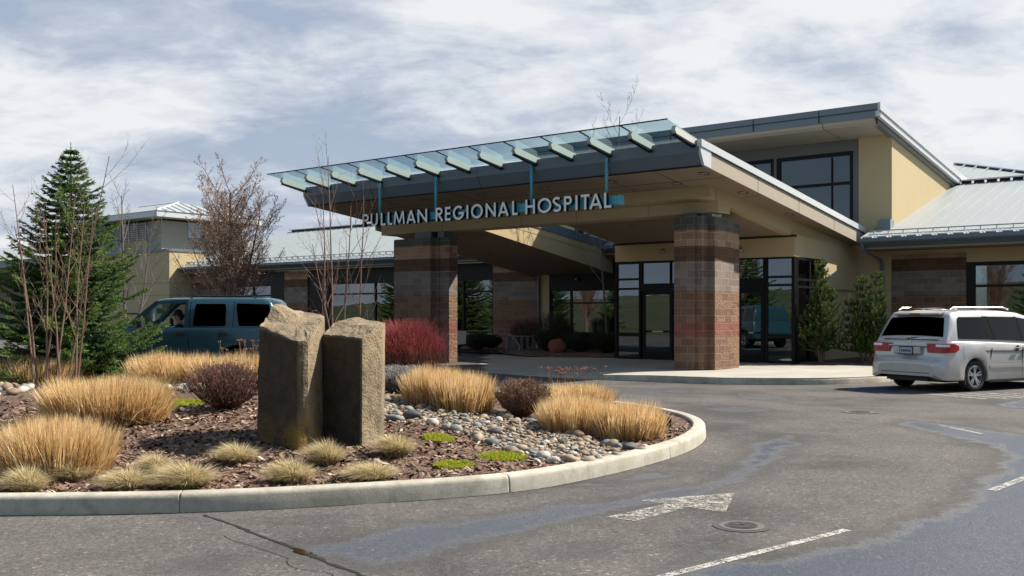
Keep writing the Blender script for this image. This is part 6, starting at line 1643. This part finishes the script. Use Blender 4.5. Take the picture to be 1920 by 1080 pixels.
b = MB(); b.box(3.0, 3.32, -.8, .8, .8, 1.22); b.build('dashboard', MT['plastic'], suv, bevel=.03)
b = MB(); cs = Vector((3.0, .40, 1.23)); ax = Vector((.5, 0, 1)).normalized(); u_ = Vector((0, 1, 0)); v__ = ax.cross(u_)
u2 = Vector((.42, 0, -.9)).normalized()
b.tube([cs+(u_*math.cos(t_)+(-u2)*math.sin(t_))*.19 for t_ in [2*math.pi*i/22 for i in range(23)]], .014, 6); b.tube([cs-u_*.18, cs, cs+u_*.18], .015, 5); b.tube([cs, cs+Vector((.2, 0, -.1))], .03, 6); b.build('steering_wheel', MT['plastic'], suv)

# ---- the driver
def skin_mesh(name, V, E, mat, root=0, parent=None, sub=2):
    me = bpy.data.meshes.new(name); me.from_pydata([v[:3] for v in V], E, []); me.update(); me.materials.append(mat)
    o = bpy.data.objects.new(name, me); COL.objects.link(o)
    s = o.modifiers.new('skin', 'SKIN')
    if not me.skin_vertices: me.skin_vertices_layer = None if False else None
    return o, me
def grow(name, V, E, mat, parent=None, sub=2, root=0):
    """V rows: x y z radius (radius2)"""
    me = bpy.data.meshes.new(name); me.from_pydata([v[:3] for v in V], E, []); me.update(); me.materials.append(mat)
    o = bpy.data.objects.new(name, me); COL.objects.link(o)
    bpy.context.view_layer.objects.active = o
    o.modifiers.new('skin', 'SKIN')
    if len(me.skin_vertices) == 0: me.attributes.new('skin', 'SKIN', 'POINT') if False else None
    sv = me.skin_vertices[0].data
    for i, v in enumerate(V):
        sv[i].radius = (v[3], v[4] if len(v) > 4 else v[3]); sv[i].use_root = i == root
    o.modifiers['skin'].use_smooth_shade = True
    m = o.modifiers.new('sub', 'SUBSURF'); m.levels = sub; m.render_levels = sub
    if parent: o.parent = parent
    return o
MT['skin'] = M('skin', (.48, .27, .19), .5); NT(MT['skin']).b.inputs['Subsurface Weight'].default_value = .1
MT['hair'] = noisy('dark_brown_hair', (.025, .016, .012), .6, .3, 20, 90, .2)
MT['shirt'] = noisy('black_top', (.015, .016, .02), .9, .2, 9, 60, .2)
MT['trouser'] = noisy('dark_trousers', (.03, .035, .05), .9, .2, 9, 60, .2)
MT['lanyard'] = M('blue_lanyard', (.02, .18, .55), .6); MT['badge'] = M('green_badge', (.25, .5, .05), .6)
dr = thing('person', 'driver with dark tied-back hair, sunglasses and black top holding the steering wheel', 'person', suv.location + Vector((-.18, 0, 0)), sa)
V = [(2.22, .40, .76, .13, .15), (2.20, .40, .95, .125, .16), (2.20, .40, 1.14, .12, .17), (2.22, .40, 1.26, .08, .14), (2.25, .40, 1.345, .052), (2.275, .40, 1.42, .06), (2.30, .40, 1.50, .088, .08), (2.30, .40, 1.565, .07, .068),
     (2.22, .56, 1.26, .055), (2.34, .62, 1.12, .043), (2.46, .62, 1.10, .040), (2.62, .57, 1.20, .030), (2.715, .55, 1.265, .025),
     (2.22, .24, 1.26, .055), (2.34, .20, 1.12, .043), (2.46, .19, 1.08, .040), (2.62, .22, 1.16, .030), (2.71, .235, 1.215, .025),
     (2.40, .52, .74, .085), (2.66, .53, .76, .07), (2.86, .53, .66, .055), (2.98, .53, .52, .045), (2.40, .28, .74, .085), (2.66, .27, .76, .07), (2.86, .27, .66, .055), (2.98, .27, .52, .045),
     (2.385, .40, 1.49, .016), ]
E_ = [(0, 1), (1, 2), (2, 3), (3, 4), (4, 5), (5, 6), (6, 7), (3, 8), (8, 9), (9, 10), (10, 11), (11, 12), (3, 13), (13, 14), (14, 15), (15, 16), (16, 17), (0, 18), (18, 19), (19, 20), (20, 21), (0, 22), (22, 23), (23, 24), (24, 25), (6, 26)]
def hand(V, E_, w_, y_, z_, sg):
    pm = len(V); V.append((2.755, y_, z_+.03, .024, .018)); E_.append((w_, pm))
    for k_, (dy, ln) in enumerate(((.022, .9), (.008, 1.), (-.006, .95), (-.02, .75))):
        a_ = len(V); V.append((2.79, y_+dy*sg, z_+.045, .009)); V.append((2.815, y_+dy*sg*1.1, z_+.045+.01*ln, .0085)); V.append((2.835, y_+dy*sg*1.1, z_+.035, .008)); V.append((2.83, y_+dy*sg*1.1, z_+.017, .007)); E_ += [(pm, a_), (a_, a_+1), (a_+1, a_+2), (a_+2, a_+3)]
    a_ = len(V); V.append((2.775, y_-.028*sg, z_+.03, .0095)); V.append((2.80, y_-.03*sg, z_+.012, .0085)); E_ += [(pm, a_), (a_, a_+1)]
hand(V, E_, 12, .55, 1.275, 1); hand(V, E_, 17, .235, 1.225, -1)
grow('body', V, E_, MT['skin'], dr)
grow('top', [(2.22, .40, .80, .14, .165), (2.20, .40, .97, .137, .172), (2.20, .40, 1.14, .132, .182), (2.22, .40, 1.265, .088, .15), (2.24, .40, 1.30, .062), (2.22, .57, 1.26, .063), (2.30, .61, 1.165, .055), (2.22, .23, 1.26, .063), (2.30, .205, 1.165, .055)],
     [(0, 1), (1, 2), (2, 3), (3, 4), (3, 5), (5, 6), (3, 7), (7, 8)], MT['shirt'], dr)
b = MB(); b.ball((2.272, .40, 1.555), .098, 14, 10, (1.0, .88, .98)); b.ball((2.20, .40, 1.47), .06, 10, 8, (.9, .9, 1.3)); b.ball((2.15, .40, 1.50), .045, 10, 8); b.build('hair', MT['hair'], dr, smooth=True)
b = MB(); b.box(2.355, 2.385, .335, .465, 1.505, 1.54); b.tube([(2.37, .478, 1.528), (2.28, .485, 1.53)], .006, 5); b.tube([(2.37, .322, 1.528), (2.28, .315, 1.53)], .006, 5); b.build('sunglasses', MT['plastic'], dr, bevel=.008)
b = MB(); b.ball((2.37, .40, 1.447), .016, 8, 6, (.5, 1.3, .5)); b.build('mouth', M('lips', (.4, .12, .1), .5), dr, smooth=True)
b = MB(); b.ball((2.29, .478, 1.50), .022, 8, 6, (.8, .4, 1.3)); b.ball((2.29, .322, 1.50), .022, 8, 6, (.8, .4, 1.3)); b.build('ear', MT['skin'], dr, smooth=True)
b = MB(); b.tube([(2.30, .50, 1.27), (2.335, .46, 1.18), (2.345, .43, 1.10)], .014, 5); b.build('lanyard', MT['lanyard'], dr); b = MB(); b.box(2.34, 2.37, .42, .50, 1.12, 1.20); b.build('badge', MT['badge'], dr)
grow('trousers', [(2.22, .40, .74, .14, .16), (2.42, .53, .745, .095), (2.66, .53, .765, .08), (2.86, .53, .66, .065), (2.96, .53, .54, .06), (2.42, .27, .745, .095), (2.66, .27, .765, .08), (2.86, .27, .66, .065), (2.96, .27, .54, .06)], [(0, 1), (1, 2), (2, 3), (3, 4), (0, 5), (5, 6), (6, 7), (7, 8)], MT['trouser'], dr)
